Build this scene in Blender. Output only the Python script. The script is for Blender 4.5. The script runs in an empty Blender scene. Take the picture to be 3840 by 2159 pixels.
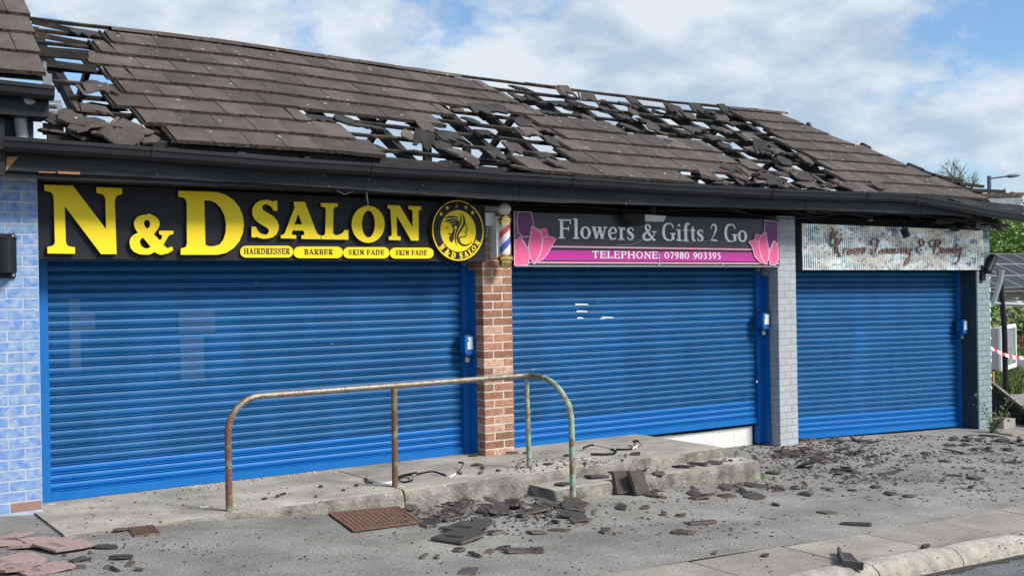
import bpy, bmesh, math, random
from mathutils import Vector, Matrix
from mathutils.geometry import tessellate_polygon
random.seed(7)
SC = bpy.context.scene
COL = SC.collection
R = math.radians

# ------------------------------------------------------------------ camera
PW, PH, PF = 3840.0, 2159.0, 4150.0            # photograph size and focal length in photograph pixels
YAW, PITCH, ROLL = R(34.46), R(-0.046), R(0.916)
CAM = Vector((-1.994, -9.659, 1.698))
_f = Vector((math.sin(YAW)*math.cos(PITCH), math.cos(YAW)*math.cos(PITCH), math.sin(PITCH)))
_r = Vector((math.cos(YAW), -math.sin(YAW), 0.0))
_u = _r.cross(_f)
_r2 = _r*math.cos(ROLL) - _u*math.sin(ROLL)
_u2 = _r*math.sin(ROLL) + _u*math.cos(ROLL)
cd = bpy.data.cameras.new('camera'); cam = bpy.data.objects.new('camera', cd); COL.objects.link(cam)
cd.sensor_fit = 'HORIZONTAL'; cd.sensor_width = 36.0; cd.lens = PF/PW*36.0
cd.clip_start = 0.1; cd.clip_end = 2000.0
_m = Matrix((_r2, _u2, -_f)).transposed().to_4x4(); _m.translation = CAM
cam.matrix_world = _m
SC.camera = cam

# ------------------------------------------------------------------ sky, sun, exposure
SUN_EL, SUN_AZ = R(41), R(150)                   # azimuth measured from +Y towards +X
world = bpy.data.worlds.new('World'); SC.world = world; world.use_nodes = True
wn, wl = world.node_tree.nodes, world.node_tree.links
wn.clear()
def wnode(t, **k):
    n = wn.new(t)
    for a, v in k.items(): setattr(n, a, v)
    return n
sky = wnode('ShaderNodeTexSky', sky_type='NISHITA', sun_disc=False, sun_elevation=SUN_EL, sun_rotation=SUN_AZ, altitude=60.0, air_density=1.0, dust_density=0.6, ozone_density=1.6)
tc = wnode('ShaderNodeTexCoord')
sep = wnode('ShaderNodeSeparateXYZ'); wl.new(tc.outputs['Generated'], sep.inputs[0])
zz = wnode('ShaderNodeMath', operation='MAXIMUM'); wl.new(sep.outputs['Z'], zz.inputs[0]); zz.inputs[1].default_value = 0.0
zp = wnode('ShaderNodeMath', operation='ADD'); wl.new(zz.outputs[0], zp.inputs[0]); zp.inputs[1].default_value = 0.34
dx = wnode('ShaderNodeMath', operation='DIVIDE'); wl.new(sep.outputs['X'], dx.inputs[0]); wl.new(zp.outputs[0], dx.inputs[1])
dy = wnode('ShaderNodeMath', operation='DIVIDE'); wl.new(sep.outputs['Y'], dy.inputs[0]); wl.new(zp.outputs[0], dy.inputs[1])
cmb = wnode('ShaderNodeCombineXYZ'); wl.new(dx.outputs[0], cmb.inputs[0]); wl.new(dy.outputs[0], cmb.inputs[1]); cmb.inputs[2].default_value = 13.2
n1 = wnode('ShaderNodeTexNoise'); n1.inputs['Scale'].default_value = 2.6; n1.inputs['Detail'].default_value = 10.0; n1.inputs['Roughness'].default_value = 0.62; n1.inputs['Distortion'].default_value = 0.1
wl.new(cmb.outputs[0], n1.inputs['Vector'])
cover = wnode('ShaderNodeValToRGB'); cover.color_ramp.elements[0].position = 0.375; cover.color_ramp.elements[1].position = 0.54
cover.color_ramp.interpolation = 'EASE'
wl.new(n1.outputs['Fac'], cover.inputs[0])
n2 = wnode('ShaderNodeTexNoise'); n2.inputs['Scale'].default_value = 7.0; n2.inputs['Detail'].default_value = 8.0; n2.inputs['Roughness'].default_value = 0.55
off = wnode('ShaderNodeVectorMath', operation='ADD'); wl.new(cmb.outputs[0], off.inputs[0]); off.inputs[1].default_value = (0.05, 0.04, 0.0)
wl.new(off.outputs[0], n2.inputs['Vector'])
shade = wnode('ShaderNodeValToRGB')
shade.color_ramp.elements[0].position = 0.38; shade.color_ramp.elements[0].color = (3.3, 4.2, 5.2, 1)
shade.color_ramp.elements[1].position = 0.62; shade.color_ramp.elements[1].color = (5.3, 5.85, 6.4, 1)
wl.new(n2.outputs['Fac'], shade.inputs[0])
skyb = wnode('ShaderNodeVectorMath', operation='MULTIPLY'); wl.new(sky.outputs[0], skyb.inputs[0]); skyb.inputs[1].default_value = (0.82, 0.98, 1.14)
mixs = wnode('ShaderNodeMixRGB'); wl.new(cover.outputs[0], mixs.inputs[0]); wl.new(skyb.outputs[0], mixs.inputs[1]); wl.new(shade.outputs[0], mixs.inputs[2])
bg = wnode('ShaderNodeBackground'); bg.inputs['Strength'].default_value = 0.085; wl.new(mixs.outputs[0], bg.inputs['Color'])
wo = wnode('ShaderNodeOutputWorld'); wl.new(bg.outputs[0], wo.inputs['Surface'])
sd = bpy.data.lights.new('sun', 'SUN'); sd.energy = 3.0; sd.angle = R(17); sd.color = (1.0, 0.96, 0.90)
sun = bpy.data.objects.new('sun', sd); COL.objects.link(sun); sun.location = (0, -10, 20)
sdir = Vector((math.sin(SUN_AZ)*math.cos(SUN_EL), math.cos(SUN_AZ)*math.cos(SUN_EL), math.sin(SUN_EL)))
sun.rotation_euler = (-sdir).to_track_quat('-Z', 'Y').to_euler()
SC.view_settings.view_transform = 'Standard'; SC.view_settings.look = 'None'
SC.view_settings.exposure = 0.75; SC.view_settings.gamma = 1.0; SC.view_settings.use_curve_mapping = False

# ------------------------------------------------------------------ places in the world
def _ray(px, py): return _r2*((px-PW/2)/PF) + _u2*((PH/2-py)/PF) + _f
def at_y(px, py, y): d = _ray(px, py); return CAM + d*((y-CAM.y)/d.y)
def at_x(px, py, x): d = _ray(px, py); return CAM + d*((x-CAM.x)/d.x)
def at_z(px, py, z): d = _ray(px, py); return CAM + d*((z-CAM.z)/d.z)
def at_d(px, py, dep): return CAM + _ray(px, py)*dep
def interp(x, xs, ys):
    if x <= xs[0]: return ys[0]
    for i in range(len(xs)-1):
        if x <= xs[i+1]:
            t = (x-xs[i])/(xs[i+1]-xs[i]); return ys[i]*(1-t)+ys[i+1]*t
    return ys[-1]
GX = [-60, -5, -.5, -.2, .67, 1.84, 2.5, 4, 6.4, 8.5, 12.5, 16, 60]
GV = [.05, .04, .012, -.016, -.022, -.11, -.148, -.2, -.285, -.31, -.46, -.56, -.6]
def gz(x): return interp(x, GX, GV)                # the pavement falls to the far end of the parade
SLAB = (-.20, 6.3, -1.42)                          # x0, x1, front y of the raised entrance slab
STEP = (3.82, 6.42, -1.80, -.10)                   # x0, x1, front y, top z of the lower step
def surf(x, y):
    if SLAB[0] <= x <= SLAB[1] and SLAB[2] <= y <= 0.1: return 0.0
    if STEP[0] <= x <= STEP[1] and STEP[2] <= y <= SLAB[2]: return STEP[3]
    return gz(x)
def on_ground(px, py):
    P = at_z(px, py, 0.0)
    if surf(P.x, P.y) == 0.0 and SLAB[0] <= P.x <= SLAB[1] and SLAB[2] <= P.y <= 0.1: return P
    P = at_z(px, py, STEP[3])
    if STEP[0] <= P.x <= STEP[1] and STEP[2] <= P.y <= SLAB[2]: return P
    z = -.1
    for _ in range(60):
        P = at_z(px, py, z); z = .5*z + .5*gz(P.x)
    return at_z(px, py, gz(P.x))

# ------------------------------------------------------------------ objects and meshes
ORG = {}
def org(o):
    while o is not None:
        if o.name in ORG: return ORG[o.name]
        o = o.parent
    return Vector((0, 0, 0))
def tag(o, label=None, cat=None, group=None, kind=None):
    if label: o['label'] = label
    if cat: o['category'] = cat
    if group: o['group'] = group
    if kind: o['kind'] = kind
    return o
def thing(name, label, cat, loc=(0, 0, 0), group=None):
    o = bpy.data.objects.new(name, None); COL.objects.link(o); o.location = loc; o.empty_display_size = .1
    ORG[o.name] = Vector(loc)
    return tag(o, label, cat, group)
def part(name, parent):                             # an empty that groups the pieces of one part
    o = bpy.data.objects.new(name, None); COL.objects.link(o); o.parent = parent; o.empty_display_size = .1
    return o
def put(name, me, parent=None, loc=(0, 0, 0), rot=None, scale=None):   # place shared mesh data at a world position
    o = bpy.data.objects.new(name, me); COL.objects.link(o)
    o.location = Vector(loc) - (org(parent) if parent else Vector((0, 0, 0)))
    if rot is not None: o.rotation_euler = rot
    if scale is not None: o.scale = scale if hasattr(scale, '__len__') else (scale,)*3
    if parent: o.parent = parent
    else: ORG[o.name] = Vector(loc)
    return o
class MB:
    def __init__(s): s.v = []; s.f = []; s.mi = []
    def add(s, vs, fs, mi=0):
        b = len(s.v); s.v += [tuple(p) for p in vs]; s.f += [tuple(b+i for i in f) for f in fs]
        s.mi += [mi]*len(fs) if isinstance(mi, int) else mi
        return s
    def box(s, x0, x1, y0, y1, z0, z1, mi=0):
        return s.add([(x0,y0,z0),(x1,y0,z0),(x1,y1,z0),(x0,y1,z0),(x0,y0,z1),(x1,y0,z1),(x1,y1,z1),(x0,y1,z1)],
                     [(0,3,2,1),(4,5,6,7),(0,1,5,4),(1,2,6,5),(2,3,7,6),(3,0,4,7)], mi)
    def bar(s, a, b, w, h, up=(0,0,1), mi=0):        # box beam from a to b
        a, b = Vector(a), Vector(b); d = (b-a).normalized(); up = Vector(up)
        sx = d.cross(up)
        if sx.length < 1e-4: sx = d.cross(Vector((1,0,0)))
        sx.normalize(); su = sx.cross(d).normalized()
        vs = [p + sx*(i*w/2) + su*(j*h/2) for p in (a, b) for i, j in ((-1,-1),(1,-1),(1,1),(-1,1))]
        return s.add(vs, [(3,2,1,0),(4,5,6,7),(0,1,5,4),(1,2,6,5),(2,3,7,6),(3,0,4,7)], mi)
    def tube(s, pts, r, n=10, mi=0, cap=True):
        pts = [Vector(p) for p in pts]; rs = r if hasattr(r, '__len__') else [r]*len(pts)
        b = len(s.v); up = None; k = len(pts)
        for i, p in enumerate(pts):
            d = (pts[min(i+1, k-1)] - pts[max(i-1, 0)]).normalized()
            if up is None: up = Vector((0,0,1)) if abs(d.z) < .9 else Vector((0,1,0))
            sx = d.cross(up).normalized(); up = sx.cross(d).normalized()
            for j in range(n):
                a = 2*math.pi*j/n; s.v.append(tuple(p + sx*math.cos(a)*rs[i] + up*math.sin(a)*rs[i]))
        for i in range(k-1):
            for j in range(n):
                s.f.append((b+i*n+j, b+i*n+(j+1)%n, b+(i+1)*n+(j+1)%n, b+(i+1)*n+j)); s.mi.append(mi)
        if cap:
            s.f.append(tuple(b+j for j in reversed(range(n)))); s.mi.append(mi)
            s.f.append(tuple(b+(k-1)*n+j for j in range(n))); s.mi.append(mi)
        return s
    def lathe(s, prof, c, n=20, mi=0):               # prof: (radius, z) about a vertical axis at c
        b = len(s.v); k = len(prof)
        for r, z in prof:
            for j in range(n):
                a = 2*math.pi*j/n; s.v.append((c[0]+r*math.cos(a), c[1]+r*math.sin(a), c[2]+z))
        for i in range(k-1):
            for j in range(n):
                s.f.append((b+i*n+j, b+i*n+(j+1)%n, b+(i+1)*n+(j+1)%n, b+(i+1)*n+j)); s.mi.append(mi)
        s.f.append(tuple(b+j for j in reversed(range(n)))); s.mi.append(mi)
        s.f.append(tuple(b+(k-1)*n+j for j in range(n))); s.mi.append(mi)
        return s
    def sheet(s, loops, d, mi=0, side=None):         # polygon (loops: outer, holes; 3-D points) pushed back along d: a plate with thickness
        loops = [[Vector(p) for p in l] for l in loops]; d = Vector(d)
        tri = tessellate_polygon(loops); flat = [p for l in loops for p in l]
        n = len(flat); b = len(s.v); side = mi if side is None else side
        nrm = Vector((0,0,0))
        for t in tri: nrm += (flat[t[1]]-flat[t[0]]).cross(flat[t[2]]-flat[t[0]])*(1 if True else 1)
        s.v += [tuple(p) for p in flat] + [tuple(p+d) for p in flat]
        for t in tri:
            c = (flat[t[1]]-flat[t[0]]).cross(flat[t[2]]-flat[t[0]])
            if c.dot(d) > 0: t = (t[0], t[2], t[1])
            s.f.append((b+t[0], b+t[1], b+t[2])); s.mi.append(mi)
            s.f.append((b+n+t[2], b+n+t[1], b+n+t[0])); s.mi.append(mi)
        o = 0
        for li, l in enumerate(loops):
            k = len(l); ar = Vector((0,0,0))
            for i in range(k): ar += l[i].cross(l[(i+1)%k])
            flip = (ar.dot(d) > 0) != (li > 0)
            for i in range(k):
                p, q = b+o+i, b+o+(i+1)%k
                s.f.append((p, q, q+n, p+n) if flip else (q, p, p+n, q+n)); s.mi.append(side)
            o += k
        return s
    def mesh(s, name, mats, o=Vector((0,0,0)), smooth=False):
        me = bpy.data.meshes.new(name); o = Vector(o)
        me.from_pydata([(p[0]-o.x, p[1]-o.y, p[2]-o.z) for p in s.v], [], s.f)
        for m in (mats if isinstance(mats, (list, tuple)) else [mats]): me.materials.append(m)
        me.polygons.foreach_set('material_index', s.mi)
        if smooth: me.polygons.foreach_set('use_smooth', [True]*len(s.f))
        me.update(); return me
    def build(s, name, mats, parent=None, smooth=False, loc=None):
        o = org(parent) if parent else Vector(loc if loc is not None else (0,0,0))
        me = s.mesh(name, mats, o, smooth)
        ob = bpy.data.objects.new(name, me); COL.objects.link(ob)
        if parent: ob.parent = parent
        else: ob.location = o; ORG[ob.name] = o
        return ob
def shade_auto(ob, ang=40):
    me = ob.data
    bm = bmesh.new(); bm.from_mesh(me)
    for e in bm.edges: e.smooth = len(e.link_faces) == 2 and e.calc_face_angle(3.0) < R(ang)
    for f in bm.faces: f.smooth = True
    bm.to_mesh(me); bm.free(); return ob
def fix_normals(ob):
    bm = bmesh.new(); bm.from_mesh(ob.data); bmesh.ops.recalc_face_normals(bm, faces=bm.faces); bm.to_mesh(ob.data); bm.free(); return ob
def rnd(a, b): return random.uniform(a, b)

# ------------------------------------------------------------------ materials
def M(name, col, rough=.7, col2=None, nscale=6, namt=.5, bump=0, bscale=60, metal=0, spec=.4, objvar=0, detail=6, spots=None, coat=0, stretch=None, nlo=.35, nhi=.65, grain=0, gscale=250, world=False, stain=None):
    m = bpy.data.materials.new(name); m.use_nodes = True
    nt = m.node_tree; N, L = nt.nodes, nt.links; b = N['Principled BSDF']
    def nd(t, **k):
        n = N.new(t)
        for a, v in k.items(): setattr(n, a, v)
        return n
    tc = nd('ShaderNodeTexCoord'); oi = nd('ShaderNodeObjectInfo')
    addv = nd('ShaderNodeVectorMath', operation='ADD'); sc = nd('ShaderNodeMath', operation='MULTIPLY'); sc.inputs[1].default_value = 37.0
    geo = nd('ShaderNodeNewGeometry')
    if world: L.new(geo.outputs['Position'], addv.inputs[0])
    else: L.new(oi.outputs['Random'], sc.inputs[0]); L.new(tc.outputs['Object'], addv.inputs[0]); L.new(sc.outputs[0], addv.inputs[1])
    vec = addv.outputs[0]
    if stretch:
        mp = nd('ShaderNodeMapping'); mp.inputs['Scale'].default_value = stretch; L.new(vec, mp.inputs['Vector']); vec = mp.outputs[0]
    cur = None
    if col2 is not None:
        n = nd('ShaderNodeTexNoise'); n.inputs['Scale'].default_value = nscale; n.inputs['Detail'].default_value = detail; n.inputs['Roughness'].default_value = .6
        L.new(vec, n.inputs['Vector'])
        r = nd('ShaderNodeValToRGB'); r.color_ramp.elements[0].position = nlo; r.color_ramp.elements[1].position = nhi
        r.color_ramp.elements[0].color = (*col, 1); r.color_ramp.elements[1].color = (*col2, 1)
        L.new(n.outputs['Fac'], r.inputs[0]); cur = r.outputs[0]
    if grain:
        g = nd('ShaderNodeTexNoise'); g.inputs['Scale'].default_value = gscale; g.inputs['Detail'].default_value = 3; L.new(addv.outputs[0], g.inputs['Vector'])
        gr = nd('ShaderNodeMapRange'); gr.inputs[1].default_value = .3; gr.inputs[2].default_value = .7; gr.inputs[3].default_value = 1-grain; gr.inputs[4].default_value = 1+grain
        L.new(g.outputs['Fac'], gr.inputs[0])
        mg = nd('ShaderNodeVectorMath', operation='SCALE')
        if cur: L.new(cur, mg.inputs[0])
        else: mg.inputs[0].default_value = col
        L.new(gr.outputs[0], mg.inputs['Scale']); cur = mg.outputs[0]
    if stain:                                        # (scale vector, low, high): broad weathering that multiplies the colour
        mp = nd('ShaderNodeMapping'); mp.inputs['Scale'].default_value = stain[0]; L.new(geo.outputs['Position'], mp.inputs['Vector'])
        g = nd('ShaderNodeTexNoise'); g.inputs['Scale'].default_value = 1.0; g.inputs['Detail'].default_value = 5; g.inputs['Roughness'].default_value = .65; L.new(mp.outputs[0], g.inputs['Vector'])
        gr = nd('ShaderNodeMapRange'); gr.inputs[1].default_value = .32; gr.inputs[2].default_value = .68; gr.inputs[3].default_value = stain[1]; gr.inputs[4].default_value = stain[2]; L.new(g.outputs['Fac'], gr.inputs[0])
        mg = nd('ShaderNodeVectorMath', operation='SCALE')
        if cur: L.new(cur, mg.inputs[0])
        else: mg.inputs[0].default_value = col
        L.new(gr.outputs[0], mg.inputs['Scale']); cur = mg.outputs[0]
    if objvar:
        mr = nd('ShaderNodeMapRange'); mr.inputs[3].default_value = 1-objvar; mr.inputs[4].default_value = 1+objvar; L.new(oi.outputs['Random'], mr.inputs[0])
        mg = nd('ShaderNodeVectorMath', operation='SCALE')
        if cur: L.new(cur, mg.inputs[0])
        else: mg.inputs[0].default_value = col
        L.new(mr.outputs[0], mg.inputs['Scale']); cur = mg.outputs[0]
    if spots:                                        # (colour, scale, threshold, coverage threshold)
        v = nd('ShaderNodeTexVoronoi'); v.inputs['Scale'].default_value = spots[1]; v.inputs['Randomness'].default_value = 1.0
        wob = nd('ShaderNodeTexNoise'); wob.inputs['Scale'].default_value = spots[1]*2.5; L.new(addv.outputs[0], wob.inputs['Vector'])
        wm = nd('ShaderNodeVectorMath', operation='SCALE'); L.new(wob.outputs['Color'], wm.inputs[0]); wm.inputs['Scale'].default_value = .35/spots[1]
        wa = nd('ShaderNodeVectorMath', operation='ADD'); L.new(addv.outputs[0], wa.inputs[0]); L.new(wm.outputs[0], wa.inputs[1]); L.new(wa.outputs[0], v.inputs['Vector'])
        lt = nd('ShaderNodeMath', operation='LESS_THAN'); L.new(v.outputs['Distance'], lt.inputs[0]); lt.inputs[1].default_value = spots[2]
        sx = nd('ShaderNodeSeparateColor'); L.new(v.outputs['Color'], sx.inputs[0])
        lt2 = nd('ShaderNodeMath', operation='LESS_THAN'); L.new(sx.outputs[0], lt2.inputs[0]); lt2.inputs[1].default_value = spots[3]
        mu = nd('ShaderNodeMath', operation='MULTIPLY'); L.new(lt.outputs[0], mu.inputs[0]); L.new(lt2.outputs[0], mu.inputs[1])
        mx = nd('ShaderNodeMixRGB'); L.new(mu.outputs[0], mx.inputs[0]); mx.inputs[2].default_value = (*spots[0], 1)
        if cur: L.new(cur, mx.inputs[1])
        else: mx.inputs[1].default_value = (*col, 1)
        cur = mx.outputs[0]
    if cur: L.new(cur, b.inputs['Base Color'])
    else: b.inputs['Base Color'].default_value = (*col, 1)
    b.inputs['Roughness'].default_value = rough; b.inputs['Metallic'].default_value = metal
    b.inputs['Specular IOR Level'].default_value = spec
    if coat: b.inputs['Coat Weight'].default_value = coat
    if bump:
        n = nd('ShaderNodeTexNoise'); n.inputs['Scale'].default_value = bscale; n.inputs['Detail'].default_value = 5; L.new(vec, n.inputs['Vector'])
        bp = nd('ShaderNodeBump'); bp.inputs['Strength'].default_value = bump; bp.inputs['Distance'].default_value = .02
        L.new(n.outputs['Fac'], bp.inputs['Height']); L.new(bp.outputs[0], b.inputs['Normal'])
    return m

# ------------------------------------------------------------------ lettering: a small serif alphabet drawn as strokes
def spline(pts, n=6, closed=False):
    k = len(pts); out = []
    rng = range(k if closed else k-1)
    for i in rng:
        p0 = pts[(i-1) % k] if (closed or i > 0) else pts[0]; p1 = pts[i]; p2 = pts[(i+1) % k]
        p3 = pts[(i+2) % k] if (closed or i+2 < k) else pts[-1]
        for j in range(n):
            t = j/n
            out.append(tuple(.5*((2*b)+(-a+c)*t+(2*a-5*b+4*c-d)*t*t+(-a+3*b-3*c+d)*t**3) for a, b, c, d in zip(p0, p1, p2, p3)))
    if not closed: out.append(tuple(pts[-1]))
    return out
def ribbon2(pts, closed=False):                      # (x, y, w) -> outline polygon loops in 2-D
    k = len(pts); L, Rr = [], []
    for i, p in enumerate(pts):
        a = pts[(i-1) % k] if (closed or i > 0) else p; b = pts[(i+1) % k] if (closed or i < k-1) else p
        dx, dy = b[0]-a[0], b[1]-a[1]; l = math.hypot(dx, dy) or 1; nx, ny = -dy/l, dx/l
        L.append((p[0]+nx*p[2]/2, p[1]+ny*p[2]/2)); Rr.append((p[0]-nx*p[2]/2, p[1]-ny*p[2]/2))
    return L, Rr
def GL(ch, T, t):
    """strokes of one character: ('l', pts) straight, ('s', pts) smooth, ('c', pts) closed smooth, ('p', pts) polygon; cap height 1, returns (width, strokes)"""
    s = T*.55; h = t*.9                              # serif overhang and thickness
    def V(x, y0, y1, a=1, b=1, w=None):
        w = w or T; o = [('l', [(x, y0, w), (x, y1, w)])]
        if a: o.append(('l', [(x-w/2-s, y0+h/2, h), (x+w/2+s, y0+h/2, h)]))
        if b: o.append(('l', [(x-w/2-s, y1-h/2, h), (x+w/2+s, y1-h/2, h)]))
        return o
    def H(x0, x1, y, w=None): return [('l', [(x0, y, w or t), (x1, y, w or t)])]
    def O(cx, cy, rx, ry): return [('c', [(cx-rx, cy, T), (cx-rx*.71, cy+ry*.71, T*.7), (cx, cy+ry, t), (cx+rx*.71, cy+ry*.71, T*.7), (cx+rx, cy, T), (cx+rx*.71, cy-ry*.71, T*.7), (cx, cy-ry, t), (cx-rx*.71, cy-ry*.71, T*.7)])]
    x = s+T/2
    if ch == 'I': return 2*x, V(x, 0, 1)
    if ch == 'H': return .8+T, V(x, 0, 1)+V(.8+T-x, 0, 1)+H(x, .8+T-x, .5)
    if ch == 'T': return .72+t, V(.36+t/2, 0, 1, 1, 0)+H(.02, .70+t, 1-t/2)+[('l', [(.03+t/2, 1, t), (.03+t/2, .72, t*.7)]), ('l', [(.69+t/2, 1, t), (.69+t/2, .72, t*.7)])]
    if ch in 'EF':
        o = V(x, 0, 1)+H(x, .62+T/2, 1-t/2)+H(x, .5+T/2, .52)+[('l', [(.61+T/2, 1, t), (.61+T/2, .76, t*.7)]), ('l', [(.49+T/2, .64, t*.8), (.49+T/2, .40, t*.8)])]
        if ch == 'E': o += H(x, .64+T/2, t/2)+[('l', [(.64+T/2, 0, t), (.66+T/2, .27, t*.7)])]
        return .68+T/2, o
    if ch == 'L': return .62+T/2, V(x, 0, 1)+H(x, .58+T/2, t/2)+[('l', [(.58+T/2, 0, t), (.6+T/2, .28, t*.7)])]
    if ch == 'N': return .82+T/2, V(x, 0, 1, 1, 1, max(t, T*.6))+V(.8-t/2, 0, 1, 0, 1, max(t, T*.6))+[('l', [(x, .98, T*1.05), (.8-t/2, .02, T*1.05)])]
    if ch == 'A': return .86, [('l', [(.43, 1.0, T*1.0), (.72, .02, T*1.0)]), ('l', [(.41, .98, max(t, T*.5)), (.13, .02, max(t, T*.5))])]+H(.23, .62, .34)+H(.0, .27, h/2, h)+H(.55, .88, h/2, h)
    if ch == 'D': return .8+T/2, V(x, 0, 1)+[('s', [(x, 1-t/2, t), (.42, 1-t/2, t), (.66, .86, T*.8), (.76, .5, T), (.66, .14, T*.8), (.42, t/2, t), (x, t/2, t)])]
    if ch in 'PRB':
        o = V(x, 0, 1)+[('s', [(x, 1-t/2, t), (.40, 1-t/2, t), (.58, .92, T*.8), (.62, .76, T), (.56, .58, T*.7), (.40, .5, t), (x, .5, t)])]
        if ch == 'R': o += [('s', [(.36, .5, T*.8), (.56, .25, T), (.72, .03, T), (.84, h/2, h)])]
        if ch == 'B': o += [('s', [(x, .52, t), (.44, .5, t), (.64, .42, T*.8), (.68, .26, T), (.6, .08, T*.7), (.42, t/2, t), (x, t/2, t)])]
        return {'P': .7, 'R': .82, 'B': .78}[ch], o
    if ch == 'K': return .84, V(x, 0, 1)+[('l', [(x, .42, t), (.66, .97, t)]), ('l', [(.34, .6, T), (.7, .03, T)])]+H(.52, .86, h/2, h)+H(.5, .82, 1-h/2, h)
    if ch == 'O': return .84+T/2, O(.42+T/4, .5, .40-T/4, .5-t/2)
    if ch == '0': return .6, O(.3, .5, .24, .5-t/2)
    if ch == 'S': return .6+T*.4, [('s', [(.56, .74, t), (.52, .90, t), (.34, .97, t), (.16, .90, T*.7), (.11, .74, T), (.22, .58, T), (.42, .46, T*1.05), (.53, .30, T), (.47, .11, T*.7), (.28, .03, t), (.1, .10, t), (.06, .28, t)]), ('l', [(.57, .68, t*.7), (.57, .99, t*.7)]), ('l', [(.05, .0, t*.7), (.05, .34, t*.7)])]
    if ch == 'G': return .86, [('s', [(.74, .74, t), (.66, .92, t), (.46, .98, t), (.2, .86, T*.8), (.1, .5, T), (.2, .14, T*.8), (.46, .02, t), (.64, .06, t), (.72, .2, T*.6)])]+V(.72, .05, .44, 0, 1)
    if ch == '&': return .9, [('s', [(.84, .52, t), (.74, .28, t), (.52, .06, T*.7), (.3, .02, T*.8), (.12, .14, T), (.13, .33, T), (.32, .5, T*.7)]), ('s', [(.30, .485, T*.7), (.5, .66, t), (.52, .84, T*.7), (.38, .97, t), (.25, .86, T*.7), (.28, .70, T*.9)]), ('s', [(.275, .72, T*.8), (.30, .65, T), (.5, .34, T), (.74, .06, T*.9), (.88, .03, t)])]+H(.64, .95, .53, h)
    if ch == 'l': return 2*x, V(x, 0, 1.06, 1, 0)+H(x-T/2-s, x, 1.04, h)
    if ch == 'i': return 2*x, V(x, 0, .66, 1, 0)+H(x-T/2-s, x, .64, h)+[('p', [(x+.085*math.cos(k*.785), .90+.075*math.sin(k*.785)) for k in range(8)])]
    if ch == 'o': return .6, O(.3, .335, .23, .33-t/2)
    if ch == 'e': return .54, [('s', [(.08, .36, t), (.46, .37, t), (.44, .56, T*.7), (.28, .65, t), (.12, .54, T*.7), (.07, .33, T), (.13, .11, T*.8), (.3, .02, t), (.48, .12, t)])]
    if ch == 's': return .46, [('s', [(.4, .5, t), (.36, .62, t), (.22, .65, t), (.1, .57, T*.8), (.12, .43, T), (.32, .28, T), (.37, .14, T*.8), (.25, .03, t), (.1, .06, t), (.05, .2, t)])]
    if ch == 'w': return .92, [('l', [(.12, .64, T), (.28, .02, T*.9)]), ('l', [(.28, .02, t), (.46, .62, t)]), ('l', [(.46, .64, T), (.63, .02, T*.9)]), ('l', [(.63, .02, t), (.80, .62, t)])]+H(0, .24, .64, h)+H(.34, .56, .64, h)+H(.7, .92, .64, h)
    if ch == 'r': return .46, V(x, 0, .66, 1, 0)+H(x-T/2-s, x, .64, h)+[('s', [(x, .4, t), (.26, .6, t), (.42, .6, T*.9)])]
    if ch == 'f': return .4, V(x, 0, .8, 1, 0)+[('s', [(x, .78, T), (x+.04, .95, T*.8), (.3, 1.04, t), (.42, .96, T*.7)])]+H(0, .36, .63)
    if ch == 't': return .38, [('s', [(x, .86, t), (x, .6, T), (x, .18, T), (x+.07, .03, t*1.2), (.36, .08, t)])]+H(0, .36, .63)
    if ch == '2': return .56, [('s', [(.08, .74, t), (.14, .92, t), (.3, .98, T*.8), (.44, .84, T), (.4, .6, T), (.22, .3, t), (.07, .06, t)])]+H(.05, .5, .06, .1)
    if ch == '3': return .52, [('s', [(.08, .86, t), (.22, .97, t), (.38, .86, T), (.34, .66, T*.8), (.2, .57, t), (.36, .5, T*.8), (.42, .28, T), (.32, .07, T*.8), (.1, .03, t)])]
    if ch == '5': return .52, [('s', [(.14, .56, t), (.3, .58, T*.8), (.42, .4, T), (.36, .12, T), (.1, .02, t)]), ('l', [(.14, .55, t), (.17, .96, t)])]+H(.15, .44, .94, T*.8)
    if ch == '7': return .52, H(.05, .48, .93, T*.8)+[('l', [(.45, .93, t), (.2, 0, T)])]
    if ch == '8': return .54, O(.27, .74, .16, .24)+O(.27, .26, .19, .25)
    if ch == '9': return .54, O(.27, .66, .19, .31)+[('s', [(.45, .68, T), (.42, .36, T*.8), (.3, .12, t), (.14, 0, t)])]
    if ch == ':': return .2, [('p', [(.1+.09*math.cos(k*.785), c_+.09*math.sin(k*.785)) for k in range(8)]) for c_ in (.1, .6)]
    return .32, []
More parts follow.
